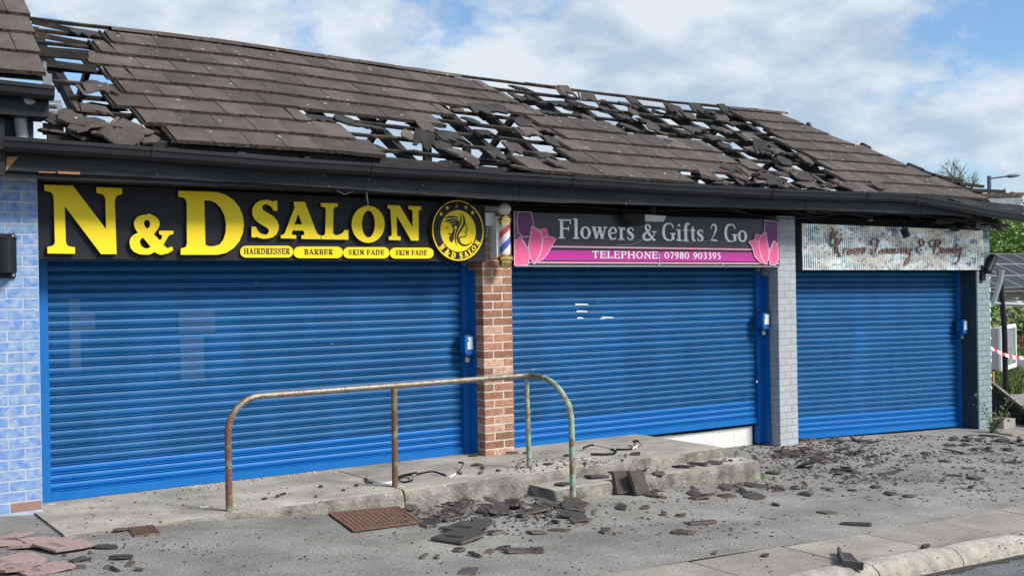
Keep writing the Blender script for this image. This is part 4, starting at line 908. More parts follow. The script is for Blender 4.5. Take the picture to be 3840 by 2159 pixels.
line('Flowers', 355, 872, 353, 364, 131, .175, .07); line('&', 925, 1020, 366, 366, 112, .15, .07); line('Gifts', 1062, 1347, 367, 374, 120, .175, .07)
line('2', 1392, 1442, 374, 374, 118, .14, .06); line('Go', 1487, 1642, 376, 379, 122, .175, .07)
line('TELEPHONE: 07980 903395', 585, 1463, 486, 494, 48, .15, .09, .13)
mb = MB(); q = at_y(2470, 960, FY-.006); mb.box(q.x-.004, q.x+.004, FY-.012, FY-.006, q.z-.11, q.z+.03); mb.build('drip_stain', m_galv, flo)
for px in (2470, 2710):
    q = at_y(px, 990, FY-.004); mb = MB(); mb.box(q.x-.02, q.x+.02, FY-.01, FY-.004, q.z-.01, q.z+.012); mb.build('clip', m_galv, flo)
pts = spline([(*tuple(at_y(*Z4b(*p), FY-.012)),) for p in ((560, 345), (700, 362), (860, 368), (930, 362), (850, 395), (755, 400))], 4)
mb = MB(); mb.tube(pts, .0025, 5); mb.build('stray_wire', m_galv, flo)
pts = spline([(*tuple(at_y(*Z4b(*p), FY-.012)),) for p in ((1180, 372), (1240, 380), (1320, 372), (1400, 370), (1500, 380), (1560, 372))], 4)
mb = MB(); mb.tube(pts, .0025, 5); mb.build('stray_wire', m_galv, flo)

# sequin sign
QY = -.315
seq = thing('sequin_sign', 'iridescent silver sequin panel with copper script lettering', 'shop sign', (10.8, QY, 1.84))
c4 = [at_y(3008, 1012, QY), at_y(3690, 1012, QY), at_y(3684, 864, QY), at_y(3005, 838, QY)]
mb = MB(); mb.sheet([[Vector((p.x, QY, p.z)) for p in c4]], (0, .18, 0)); mb.build('panel', M('sequin_backing', (.05, .052, .058), .5), seq)
m_seq = bpy.data.materials.new('holographic_sequin'); m_seq.use_nodes = True
nt = m_seq.node_tree; b = nt.nodes['Principled BSDF']; at = nt.nodes.new('ShaderNodeVertexColor'); at.layer_name = 'film'
nt.links.new(at.outputs['Color'], b.inputs['Base Color']); b.inputs['Metallic'].default_value = .4; b.inputs['Roughness'].default_value = .3
NX, NZ = 96, 22; vs = []; fs = []; cols = []
from mathutils import noise as mnoise
for j in range(NZ):
    for i in range(NX):
        u, v = (i+.5)/NX, (j+.5)/NZ
        p = (c4[0].lerp(c4[1], u)).lerp(c4[3].lerp(c4[2], u), v)
        hw = (c4[1].x-c4[0].x)/NX*.40; hh = (c4[3].z-c4[0].z)/NZ*.48
        bl = mnoise.noise(Vector((int(u*48)/4.0, int(v*22)/4.5, 1.3))); bl2 = mnoise.noise(Vector((int(u*48)/2.6, int(v*22)/2.8, 7.7)))
        ax = bl*.28+rnd(-.07, .07)+.10; az = bl2*.35+rnd(-.10, .10)
        k = len(vs); dz = math.sin(ax)*hh; dxx = math.sin(az)*hw
        vs += [(p.x-hw, QY-.006+dxx+dz, p.z-hh), (p.x+hw, QY-.006-dxx+dz, p.z-hh), (p.x+hw, QY-.006-dxx-dz, p.z+hh), (p.x-hw, QY-.006+dxx-dz, p.z+hh)]
        fs.append((k, k+1, k+2, k+3))
        w = bl2+bl+rnd(-.25, .25)
        c = (.86, .88, .88) if abs(w) < .3 else ((.90, .80, .64) if w > .62 else (.88, .88, .74)) if w > .3 else ((.66, .86, .83) if w > -.6 else (.70, .76, .84))
        if random.random() < .10: c = (.42, .45, .48)
        if random.random() < .10: c = (.95, .93, .86)
        if i % 2 == 0 and j > 1: c = tuple(q*.85 for q in c) if random.random() < .3 else c
        if j == 0 and random.random() < .8: c = (.93, .94, .90)
        cols.append(c)
me = bpy.data.meshes.new('sequins'); o0 = org(seq); me.from_pydata([(a-o0.x, b_-o0.y, c-o0.z) for a, b_, c in vs], [], fs); me.materials.append(m_seq)
ca = me.color_attributes.new('film', 'FLOAT_COLOR', 'CORNER')
for i, c in enumerate(cols):
    for k in range(4): ca.data[i*4+k].color = (*c, 1)
o = bpy.data.objects.new('sequins', me); COL.objects.link(o); o.parent = seq; o['kind'] = 'stuff'
ZF = lambda x, y: (3090+x*.2368, 820+y*.2368)
ff = lambda x, y, l: at_y(*ZF(x, y), QY-.028-l)
W_ = 9.5
script = {'K': [[(150,445,8),(112,390,W_),(125,320,W_),(175,298,W_),(205,350,W_),(175,415,W_),(150,395,8)], [(228,305,12),(212,400,W_+6),(180,555,14)], [(296,310,10),(250,385,W_),(222,440,W_),(240,530,W_+4),(265,580,W_+2),(295,588,8)]],
          'r': [[(318,555,12),(335,470,W_),(352,468,W_),(345,500,12)], [(345,500,10),(372,470,W_),(385,480,12)]], 'o': [[(420,470,W_),(392,510,W_),(402,548,W_),(430,525,W_),(425,475,12),(450,480,10)]],
          'w': [[(455,475,12),(452,540,W_),(485,510,W_),(500,470,W_),(500,540,W_),(535,510,W_),(548,460,10)]], 'n': [[(560,555,12),(585,465,W_),(590,480,12),(625,450,W_),(628,520,W_),(620,552,W_),(650,530,10),(662,450,8)]],
          'T': [[(775,420,8),(762,370,W_),(790,330,W_),(840,315,W_),(890,350,W_)], [(880,340,14),(850,440,W_+4),(815,540,W_+2),(780,560,W_),(758,530,W_),(770,490,10)]],
          'a': [[(935,475,W_),(900,505,W_),(895,545,W_),(930,525,W_),(945,475,12),(940,540,W_),(960,530,10)]], 'n2': [[(965,550,12),(985,480,W_),(1015,470,W_),(1012,540,W_),(1035,525,10)]], 'n3': [[(1045,550,12),(1065,480,W_),(1095,470,W_),(1095,540,W_),(1120,525,10)]],
          'i': [[(1140,470,12),(1135,545,W_),(1165,520,10)], [(1215,360,W_),(1228,378,12)]], 'n4': [[(1180,550,12),(1205,480,W_),(1235,465,W_),(1240,540,W_),(1262,525,10)]],
          'n5': [[(1270,545,12),(1290,480,W_),(1318,470,W_),(1320,540,W_),(1340,520,10)]], 'g': [[(1385,470,W_),(1345,500,W_),(1345,540,W_),(1385,515,W_),(1395,465,12),(1375,560,W_),(1345,660,W_),(1300,735,W_),(1285,715,12),(1330,620,10),(1400,560,6)]],
          '&': [[(1590,540,10),(1540,550,W_),(1500,520,W_),(1490,470,W_),(1540,440,W_),(1590,400,W_),(1580,345,W_),(1540,330,W_),(1520,370,W_),(1545,420,14),(1600,425,8)], [(1560,480,W_),(1545,510,14)]],
          'B': [[(1745,450,8),(1700,430,W_),(1688,370,W_),(1730,335,W_),(1760,360,14)], [(1795,345,14),(1775,430,W_+4),(1745,560,14)], [(1775,355,12),(1830,330,W_),(1860,360,W_),(1835,415,W_),(1795,435,12),(1845,450,W_),(1860,510,W_),(1820,560,W_),(1780,570,8)]],
          'e': [[(1885,515,12),(1915,490,W_),(1905,465,12),(1880,500,W_),(1895,545,W_),(1930,520,10)]], 'a2': [[(1985,470,W_),(1950,505,W_),(1950,545,W_),(1985,515,W_),(1992,470,12),(1990,540,W_),(2010,525,10)]],
          'u': [[(2015,470,12),(2012,540,W_),(2045,515,W_),(2055,465,W_),(2052,545,W_),(2075,525,10)]], 't': [[(2120,390,12),(2098,470,W_),(2090,545,W_),(2115,520,10)], [(2070,450,10),(2150,432,12)]],
          'y': [[(2140,465,12),(2135,520,W_),(2165,510,W_),(2190,450,14),(2170,560,W_),(2145,660,W_),(2110,712,W_),(2095,690,10)]]}
for k, sts in script.items():
    mb = MB(); strokes_into(mb, [('s', s) for s in sts], ff, (0, .018, 0)); fix_normals(mb.build('letter', m_copper, seq))
mb = MB(); strokes_into(mb, [('l', [(108,225,12),(135,275,14)]), ('l', [(135,280,10),(155,150,16)]), ('l', [(155,215,14),(172,275,14)]), ('l', [(180,280,12),(210,205,12)]), ('l', [(125,285,12),(200,285,12)])], ff, (0, .018, 0)); fix_normals(mb.build('crown_motif', m_copper, seq))

# ------------------------------------------------------------------ fittings on the front
py0 = -.45; pc = at_y(1893, 900, py0); pole = thing('barber_pole', 'striped barber pole with brass caps and a white globe on the brick pillar', 'barber pole', (pc.x, py0, at_y(1893, 1010, py0).z))
zz_ = lambda v: at_y(1893, 700+v*.3108, py0).z
cx = pc.x
mb = MB(); mb.lathe([(.001, zz_(358)), (.03, zz_(352)), (.06, zz_(310)), (.0705, zz_(272)), (.06, zz_(232)), (.03, zz_(198)), (.001, zz_(190))], (cx, py0, 0), 20); mb.build('globe', m_globe, pole, True)
mb = MB(); mb.lathe([(.045, zz_(345)), (.048, zz_(365)), (.056, zz_(370)), (.056, zz_(380)), (.078, zz_(388)), (.080, zz_(410)), (.066, zz_(418)), (.066, zz_(438)), (.060, zz_(442)), (.060, zz_(465))][::-1], (cx, py0, 0), 24); shade_auto(fix_normals(mb.build('top_cap', m_gold, pole)))
mb = MB(); mb.lathe([(.062, zz_(815)), (.064, zz_(830)), (.079, zz_(842)), (.083, zz_(862)), (.081, zz_(885)), (.064, zz_(895)), (.066, zz_(930)), (.056, zz_(962)), (.035, zz_(982)), (.002, zz_(992))][::-1], (cx, py0, 0), 24); shade_auto(fix_normals(mb.build('bottom_cap', m_gold, pole)))
m_str = bpy.data.materials.new('barber_stripes'); m_str.use_nodes = True; N_, L_ = m_str.node_tree.nodes, m_str.node_tree.links; b = N_['Principled BSDF']; b.inputs['Roughness'].default_value = .25
def nd(t, op=None, a=None, bb=None):
    n = N_.new(t)
    if op: n.operation = op
    for i, q in ((0, a), (1, bb)):
        if q is None: continue
        if isinstance(q, (int, float)): n.inputs[i].default_value = q
        else: L_.new(q, n.inputs[i])
    return n.outputs[0]
tcn = N_.new('ShaderNodeTexCoord'); spn = N_.new('ShaderNodeSeparateXYZ'); L_.new(tcn.outputs['Object'], spn.inputs[0])
ang = nd('ShaderNodeMath', 'ARCTAN2', spn.outputs[1], spn.outputs[0])
fr = nd('ShaderNodeMath', 'FRACT', nd('ShaderNodeMath', 'ADD', nd('ShaderNodeMath', 'MULTIPLY', spn.outputs[2], 3.3), nd('ShaderNodeMath', 'MULTIPLY', ang, -1/(2*math.pi))))
rp = N_.new('ShaderNodeValToRGB'); rp.color_ramp.interpolation = 'CONSTANT'; L_.new(fr, rp.inputs[0])
E0 = rp.color_ramp.elements; E0[0].position = 0; E0[0].color = (.05, .09, .40, 1); E0[1].position = .25; E0[1].color = (.72, .72, .74, 1)
for p_, c_ in ((.5, (.62, .05, .06, 1)), (.72, (.72, .72, .74, 1))): e_ = E0.new(p_); e_.color = c_
L_.new(rp.outputs[0], b.inputs['Base Color']); b.inputs['Coat Weight'].default_value = .5
mb = MB(); mb.lathe([(.056, zz_(818)), (.056, zz_(462))], (cx, py0, 0), 24); shade_auto(mb.build('striped_tube', m_str, pole))
mb = MB(); mb.box(cx-.085, cx-.045, -.43, -.302, zz_(860), zz_(360)); mb.build('wall_bracket', m_white, pole)
a = at_y(1819, 846, -.36); b_ = at_y(1854, 799, -.36)
jb = thing('junction_box', 'small white junction box beside the barber pole', 'junction box', (a.x, -.33, a.z))
mb = MB(); mb.box(a.x, b_.x, -.37, -.302, a.z, b_.z); mb.build('cover', m_white, jb)
mb = MB(); mb.tube(spline([(a.x+.06, -.33, a.z), (a.x+.05, -.32, a.z-.05), (a.x+.02, -.315, a.z-.14), (a.x-.0, -.312, a.z-.22)], 4), .005, 6); mb.build('cable', m_white, jb)
# up and down wall lights
def wall_light(px, py, y, L0, r, tilt, label, wallx=0):
    c = at_y(px, py, y); t = thing('wall_light', label, 'wall light', c, 'black cylinder wall lights')
    ax = Vector((math.sin(tilt), 0, math.cos(tilt)))
    mb = MB(); mb.tube([c-ax*L0/2, c+ax*L0/2], r, 20); mb.build('body', m_black, t)
    mb = MB(); mb.tube([c+ax*(L0/2-.004), c+ax*(L0/2+.001)], r*.82, 20); mb.build('lamp_mouth', m_soot, t)
    mb = MB(); mb.tube([c+ax*L0*.44, c+ax*(L0*.5)], r*1.06, 20); mb.build('collar', m_black, t); return t, c
t, c = wall_light(20, 955, -.50, .27, .080, 0, 'black cylinder lamp on a square back plate on the blue wall')
mb = MB(); mb.box(c.x-.10, c.x+.085, -.432, -.412, c.z-.175, c.z+.165); mb.build('back_plate', m_black, t)
for dx_, dz_ in ((-.07, -.155), (.068, -.155), (.068, .148)):
    mb = MB(); mb.tube([(c.x+dx_, -.436, c.z+dz_), (c.x+dx_, -.43, c.z+dz_)], .009, 8); mb.build('screw', m_galv, t)
for dz_ in (-.05, .02): mb = MB(); mb.box(c.x+.0, c.x+.018, -.566, -.56, c.z+dz_, c.z+dz_+.022); mb.build('sticker', m_galv, t)
t, c = wall_light(3713, 990, -.36, .27, .062, R(38), 'black cylinder lamp tilted off the end pillar by the sequin sign')
mb = MB(); mb.box(c.x-.17, c.x-.08, -.34, -.304, c.z-.24, c.z-.02); mb.build('back_plate', m_black, t)
a = at_y(2452, 818, -.40); fl = thing('flood_light', 'grey white flood light fixed above the flower shop lettering', 'flood light', (a.x, -.32, a.z))
mb = MB(); p = [at_y(*q, -.42) for q in ((2418, 804), (2498, 810), (2489, 831), (2422, 829))]; mb.sheet([p], (0, .08, 0)); mb.build('housing', m_white, fl)
mb = MB(); p = [at_y(*q, -.45) for q in ((2350, 800), (2417, 803), (2417, 838), (2398, 846), (2372, 842), (2355, 818))]; mb.sheet([p], (0, .1, 0)); mb.build('charred_bracket', m_char, fl)
mb = MB(); mb.box(a.x-.03, a.x+.03, -.40, -.32, a.z+.02, 2.589); mb.build('arm', m_soot, fl)
a = at_y(3392, 870, -.40); sp = thing('spot_light', 'small black spot light in front of the sequins', 'spot light', (a.x, -.32, a.z))
mb = MB(); mb.tube([a+Vector((-.02, 0, .05)), a+Vector((.01, -.03, -.07))], .05, 12); mb.build('head', m_black, sp); mb = MB(); mb.tube([a+Vector((-.02, .01, .05)), (a.x-.03, -.33, 2.589)], .012, 6); mb.build('arm', m_black, sp)
a = at_y(3262, 825, -.45); se = thing('sensor', 'little dark sensor dangling above the sequin sign', 'sensor', (a.x, -.45, a.z))
mb = MB(); mb.tube([a+Vector((0, 0, .14)), a+Vector((.01, 0, .05)), a], [.012, .04, .03], 8); mb.build('body', m_black, se); mb = MB(); mb.tube([a+Vector((0, 0, -.004)), a+Vector((0, 0, -.012))], .04, 8); mb.build('lens', m_galv, se); mb = MB(); mb.tube([a+Vector((0, 0, .13)), (a.x, -.45, 2.589)], .006, 5); mb.build('flex', m_black, se)

# ------------------------------------------------------------------ hand rail
hr = thing('hand_rail', 'rusty bent tube hand rail standing on the entrance slab', 'hand rail', (2.5, -1.25, 0))
tops = [(1.03, -1.33, .0), (1.03, -1.33, .60)]
for i in range(1, 9): a = math.pi/2*i/8; tops.append((1.03+.27*(1-math.cos(a)), -1.33+.018*(1-math.cos(a)), .60+.27*math.sin(a)))
mb = MB(); mb.tube(tops[:5], .0265, 14); shade_auto(mb.build('end_post', m_rail, hr))
tail = spline([(3.80, -1.18, .868), (3.92, -1.185, .870), (3.985, -1.26, .870), (3.975, -1.42, .864), (3.955, -1.56, .846), (3.93, -1.72, .795), (3.915, -1.84, .720), (3.905, -1.92, .64), (3.90, -1.955, .54)], 4)
mb = MB(); mb.tube(tops[4:]+[(2.54, -1.235, .867), (3.6, -1.19, .868)]+tail[:14], .0265, 14); shade_auto(mb.build('top_rail', m_railtop, hr))
mb = MB(); mb.tube(tail[13:]+[(3.90, -1.96, .30), (3.90, -1.96, -.22)], .0265, 14); shade_auto(mb.build('end_post', m_railgreen, hr))
mb = MB(); mb.tube([(2.535, -1.235, 0), (2.542, -1.235, .85)], .026, 14); shade_auto(mb.build('post', m_rail, hr))
mb = MB(); mb.tube([(4.0, -1.165, 0), (3.96, -1.195, .86)], .024, 14); shade_auto(mb.build('post', m_railgreen, hr))

# ------------------------------------------------------------------ neighbouring building
nb = thing('neighbour_building', 'taller adjoining building with a blue cloud painted brick pier and tiled roof', 'building', (-1.5, 0, 0))
bw = part('painted_pier', nb)
mb = MB(); mb.box(-3.0, -.142, -.404, .3, -.1, 2.62); mb.build('mortar_core', m_skyj, bw)
r = 0; z = .012
while z < 2.58:
    x = -.140-.237*(.5 if r % 2 else 1.0)+.0; first = True; xr = -.140
    while xr > -.95:
        xl = max(-1.0, xr-(.118 if (first and r % 2) else .237)); first = False
        m = m_bareb if (r == 0 and -.42 < (xl+xr)/2 < -.25) else m_skyb
        put('brick', brick_mesh(xr-xl-.009, .10, m, .074), bw, ((xl+xr)/2, -.3565+rnd(-.0006, .0006), z+CRS/2), (0, rnd(-.004, .004), rnd(-.004, .004))); xr = xl
    z += CRS; r += 1
mb = MB(); mb.box(-3, -.205, -.62, 3, 2.63, 3.24); mb.build('clad_wall', M('dark_cladding', (.035, .037, .042), .6, (.06, .063, .07), 3, bump=.2, bscale=20), nb)
mb = MB(); mb.box(-3, -.206, 2.0, 6, -.2, 3.3); mb.build('rear_wall', m_soot, nb)
gutter('gutter', [Vector((-2.5, -.97, 3.262)), Vector((-1, -.97, 3.258)), Vector((-.135, -.97, 3.236))], nb)
mb = MB(); mb.box(-2.5, -.15, -.90, -.62, 3.02, 3.20); mb.build('fascia', m_black, nb)
mb = MB(); q = at_y(76, 430, -.69); mb.tube(spline([(q.x+.03, -.9, 3.15), (q.x, -.74, 3.08), (q.x, -.70, 3.0), (q.x+.01, -.70, 2.90), (q.x+.02, -.70, 2.82)], 4), .045, 12); shade_auto(mb.build('downpipe', M('peeling_pipe', (.30, .31, .33), .6, (.62, .63, .64), 5, nlo=.4, nhi=.6), nb))
mb = MB(); q = at_y(4, 560, -.8); mb.box(q.x-.05, q.x+.022, -.82, -.72, 2.58, 3.0); mb.build('corner_post', m_black, nb)
nroof = part('roof', nb); NB_ = R(38)
for r in range(7):
    s = r*TG; xr = -.185+.05*s
    k = 0; x = xr-(TW if r % 2 == 0 else TW*.55)
    while x > -1.9:
        w = (xr-x) if k == 0 else TW
        me = random.choice(full) if k and True else tile_mesh(full_outline(w), 'tile', False)
        o = put('tile', me, nroof, (x, -1.0+s*math.cos(NB_), 3.295+s*math.sin(NB_)+.01), None)
        o.rotation_euler = (NB_-TILT+rnd(-.006, .006), 0, rnd(-.006, .006)); x -= TW; k += 1
mb = MB(); mb.add([(-2.4, -.98, 3.27), (-.20, -.98, 3.27), (-.08, .9, 4.74), (-2.4, .9, 4.74)], [(0, 1, 2, 3)]); mb.build('underlay', m_char, nroof)
# stepped lead flashing where the low roof meets the neighbour
fl_ = part('lead_flashing', nb)
for pa, w, h, y in (((200, 485), 78, 44, -.55), ((198, 428), 62, 30, -.40), ((205, 400), 60, 18, -.3), ((178, 295), 34, 42, .1), ((168, 255), 14, 50, .2), ((180, 320), 30, 14, .05), ((196, 380), 66, 12, -.35)):
    q = [at_y(pa[0]+a*w/2, pa[1]+b*h/2+a*2, y) for a, b in ((-1, 1), (1, 1.2), (1, -.9), (-1, -1))]
    mb = MB(); mb.sheet([q], (0, .012, 0)); mb.build('sheet', m_lead, fl_)

# ------------------------------------------------------------------ things beyond the end of the parade
def leaf_cloud(mb, c, rad, n, sz, seed, flat=1.0):
    rg = random.Random(seed); cl = [(Vector((rg.gauss(0, .45), rg.gauss(0, .45), rg.gauss(0, .42)))) for _ in range(max(6, n//60))]
    for i in range(n):
        k = rg.choice(cl); p = k+Vector((rg.gauss(0, .17), rg.gauss(0, .17), rg.gauss(0, .14)))
        p = Vector((c[0]+p.x*rad[0], c[1]+p.y*rad[1], c[2]+p.z*rad[2]))
        a = Vector((rg.gauss(0, 1), rg.gauss(0, 1), rg.gauss(0, .6))).normalized(); b = a.cross(Vector((rg.gauss(0, 1), rg.gauss(0, 1), rg.gauss(0, 1)))).normalized(); s = sz*rg.uniform(.6, 1.3)
        mb.add([p-a*s, p+b*s*.5, p+a*s, p-b*s*.5], [(0, 1, 2, 3)])
def tree(name, base, h, crown, rad, n, sz, mat, label, seed, group=None, limbs=6):
    t = thing(name, label, 'tree', base, group); rg = random.Random(seed); mb = MB(); b = Vector(base)
    mb.tube([b, b+Vector((.1, 0, h*.4)), b+Vector((.0, .1, h*.8))], [h*.03, h*.022, h*.008], 8)
    for i in range(limbs):
        a = rg.uniform(0, 6.3); z0 = h*rg.uniform(.3, .6); d = Vector((math.cos(a)*rad[0]*.7, math.sin(a)*rad[1]*.7, rg.uniform(.1, .3)*h)); s = b+Vector((.05, .05, z0))
        mb.tube([s, s+d*.5+Vector((0, 0, .1)), s+d], [h*.013, h*.008, h*.003], 5)
    mb.build('trunk', m_bark, t); mb = MB(); leaf_cloud(mb, (b.x, b.y, b.z+crown), rad, n, sz, seed+1); mb.build('crown', mat, t); return t
p = at_d(3790, 900, 50); tree('leafy_tree', (p.x, p.y, -.7), 5.2, 3.7, (2.6, 2.2, 1.5), 6500, .12, m_leaf, 'bright green leafy tree close behind the end pillar', 3)
p = at_d(3850, 860, 62); tree('dark_tree', (p.x, p.y, -.7), 6.4, 4.0, (5, 4, 1.9), 5200, .24, m_leafd, 'dark green tree mass behind the bright tree', 5)
p = at_d(3725, 1190, 27); tree('young_tree', (p.x, p.y, -.7), 2.6, 1.35, (.9, .7, 1.0), 1300, .07, m_leaf, 'small leafy sapling beside the steel frame', 11, None, 4)
# a thin spring tree whose top shows over the roof
b = at_d(3600, 1100, 60); t = thing('bare_tree', 'thin tree with sparse new leaves rising behind the roof', 'tree', (b.x, b.y, -.7)); rg = random.Random(4)
mb = MB(); lv = MB(); top = at_d(3598, 690, 60).z
def branch(p, d, L, r, k):
    q = p+d*L; mb.tube([p, p+d*L*.5+Vector((rg.gauss(0, .03), rg.gauss(0, .03), 0))*L, q], [r, r*.8, r*.6], 5, 0, False)
    if k <= 2:
        for _ in range(1):
            c = p+d*L*rg.random()+Vector((rg.gauss(0, .07), rg.gauss(0, .07), rg.gauss(0, .07))); s = .055; a = Vector((rg.gauss(0, 1), rg.gauss(0, 1), rg.gauss(0, 1))).normalized(); e = a.orthogonal().normalized(); lv.add([c-a*s, c+e*s*.5, c+a*s, c-e*s*.5], [(0, 1, 2, 3)])
    if k == 0: return
    for _ in range(3 if k > 1 else 4):
        nd_ = (d+Vector((rg.gauss(0, .5), rg.gauss(0, .5), rg.gauss(.15, .25)))).normalized(); branch(p+d*L*rg.uniform(.45, 1), nd_, L*rg.uniform(.55, .75), r*.55, k-1)
branch(Vector((b.x, b.y, -.7)), Vector((0, 0, 1)), top+.6, .16, 0)
for _ in range(6): branch(Vector((b.x, b.y, top-.5-rg.random())), Vector((rg.gauss(0, .55), rg.gauss(0, .55), 1)).normalized(), 1.15, .05, 3)
mb.build('trunk', m_bark, t); lv.build('crown', m_leaf, t)
# street lamp
b = at_d(3716, 1100, 50); t = thing('street_lamp', 'tall grey street lamp with a slim arm above the roof line', 'street lamp', (b.x, b.y, -.7)); zt = at_d(3716, 660, 50).z
m_lamp = M('lamp_grey', (.10, .10, .14), .6)
mb = MB(); mb.tube([(b.x, b.y, -.7), (b.x, b.y, zt)], [.11, .09], 10); mb.build('post', m_lamp, t)
q = at_d(3780, 661, 50); e = at_d(3826, 658, 50)
mb = MB(); mb.tube([(b.x, b.y, zt-.12), q], .035, 8); mb.build('arm', m_lamp, t)
mb = MB(); d = (e-q).normalized(); mb.tube([q-d*.05, q+d*.1, q+d*.35, e], [.05, .09, .07, .02], 10); mb.build('head', m_lamp, t)
# house with solar panels
hd_ = 41.0
A = at_d(3690, 1090, hd_); ux = Vector((math.cos(R(-8)), math.sin(R(-8)), 0)); uy = Vector((-ux.y, ux.x, 0))
B0 = at_d(3690, 1230, hd_); B0.z = -.7
m_house = M('roughcast_wall', (.24, .215, .19), .95, (.29, .26, .235), 4, bump=.4, bscale=60); m_roofd = M('dark_roof', (.06, .06, .065), .9, (.09, .088, .09), 5)
h = thing('house', 'low roughcast house with solar panels across its roof', 'house', (B0.x, B0.y, -.7))
wz = at_d(3760, 1098, hd_).z
def hp(a, b, z): return Vector((B0.x, B0.y, 0))+ux*a+uy*b+Vector((0, 0, z))
mb = MB()
mb.add([hp(a, c, z) for z in (-.7, wz) for a, c in ((-2, 0), (10, 0), (10, 8), (-2, 8))], [(0, 1, 5, 4), (1, 2, 6, 5), (2, 3, 7, 6), (3, 0, 4, 7), (4, 5, 6, 7)]); mb.build('wall', m_house, h)
rz = 2.75
def rfp(a, t, l=0): return hp(a, -.35+3.9*t, wz+.02+(rz-wz)*t+l)
mb = MB(); mb.add([rfp(-2.3, 0), rfp(10.3, 0), rfp(10.3, 1), rfp(-2.3, 1), hp(10.3, 8.2, wz), hp(-2.3, 8.2, wz)], [(0, 1, 2, 3), (3, 2, 4, 5)]); rf = mb.build('roof', m_roofd, h)
m_pv = M('solar_glass', (.022, .026, .034), .45, spec=.3); m_pvf = M('panel_frame', (.30, .31, .33), .5, metal=.3)
for j in range(3):
    for i in range(8):
        a = -1.2+i*1.05+j*.25; t0, t1 = .05+j*.30, .05+j*.30+.285
        mb = MB(); mb.add([rfp(a, t0, .09), rfp(a+1.0, t0, .09), rfp(a+1.0, t1, .09), rfp(a, t1, .09), rfp(a, t0, .02), rfp(a+1, t0, .02), rfp(a+1, t1, .02), rfp(a, t1, .02)], [(0, 1, 2, 3), (0, 4, 5, 1), (1, 5, 6, 2), (2, 6, 7, 3), (3, 7, 4, 0)]); mb.build('solar_panel', m_pv, rf)
        mb = MB()
        for (a0, u0), (a1, u1) in (((a, t0), (a+1, t0)), ((a+1, t0), (a+1, t1)), ((a+1, t1), (a, t1)), ((a, t1), (a, t0))): mb.bar(rfp(a0, u0, .095), rfp(a1, u1, .095), .03, .02)
        mb.build('panel_frame', m_pvf, rf)
for px0, px1, py0, py1, g_ in ((3813, 3833, 1127, 1138, 0), (3733, 3757, 1146, 1158, 0)):
    q = [at_d(px0, py1, hd_-.4), at_d(px1, py1, hd_-.4), at_d(px1, py0, hd_-.4), at_d(px0, py0, hd_-.4)]; mb = MB(); mb.sheet([q], uy*.12); mb.build('window', m_white, h)
# garden fence and hedge in front of the house
F0, F1 = at_d(3775, 1300, 36), at_d(3930, 1300, 36); F0.z = F1.z = -.7; fz = at_d(3800, 1266, 36).z
fe_ = thing('garden_fence', 'red brown wooden fence in front of the roughcast house', 'fence', F0)
m_fen = M('red_fence', (.20, .055, .04), .85, (.15, .045, .035), 6, objvar=.15)
for i in range(14):
    a = F0.lerp(F1, i/14); b = F0.lerp(F1, (i+.9)/14); mb = MB(); mb.bar((a+b)/2, (a+b)/2+Vector((0, 0, fz+.7+rnd(0, .03))), (b-a).length, .02, (0, 1, 0)); mb.build('plank', m_fen, fe_)
c = at_d(3836, 1240, 37); hg = thing('hedge', 'clipped dark green hedge behind the red fence', 'hedge', (c.x, c.y, -.7)); mb = MB(); leaf_cloud(mb, (c.x+.3, c.y, .1), (.9, .8, .9), 1500, .06, 8); mb.build('foliage', m_leafd, hg)
mb = MB(); leaf_cloud(mb, (c.x+.3, c.y, -.1), (.6, .5, .6), 300, .12, 9); mb.build('inner_foliage', m_leafd, hg)
# far road, verges
def strip_d(name, d0, d1, mat, label, kind, z):
    a, b = at_z(3000, 0, z) if False else None, None
    pts = []
    for d in (d0, d1):
        for px in (3300, 4300): q = at_d(px, 1100, d); pts.append((q.x, q.y, z))
    mb = MB(); mb.add([pts[0], pts[1], pts[3], pts[2]], [(0, 1, 2, 3)]); return tag(mb.build(name, mat), label, kind=kind)
def dep_at(py, z): return (CAM.z-z)*PF/(py-1047)
strip_d('side_road', dep_at(1450, -.69), dep_at(1404, -.69), m_road, 'side road crossing beyond the notice board', 'structure', -.692)
strip_d('side_road', dep_at(1384, -.69), dep_at(1346, -.69), m_road, 'farther lane of the side road', 'structure', -.692)
def grass(name, pxs, pys, n, hgt, label, seed):
    rg = random.Random(seed); mb = MB()
    for i in range(n):
        py = rg.uniform(*pys); px = rg.uniform(*pxs); q = at_d(px, 1100, dep_at(py, -.7)); h = hgt*rg.uniform(.4, 1.2); a = rg.uniform(0, 3.1); w = .02+.02*rg.random()
        mb.add([(q.x-w*math.cos(a), q.y-w*math.sin(a), -.7), (q.x+w*math.cos(a), q.y+w*math.sin(a), -.7), (q.x+rg.gauss(0, .05), q.y+rg.gauss(0, .05), -.7+h)], [(0, 1, 2)])
    tag(mb.build(name, m_grass), label, kind='stuff')
grass('grass', (3690, 3850), (1318, 1344), 2600, .16, 'grass verge below the red fence', 1)
grass('grass', (3715, 3830), (1402, 1478), 2600, .22, 'rough grass around the foot of the notice board', 2)
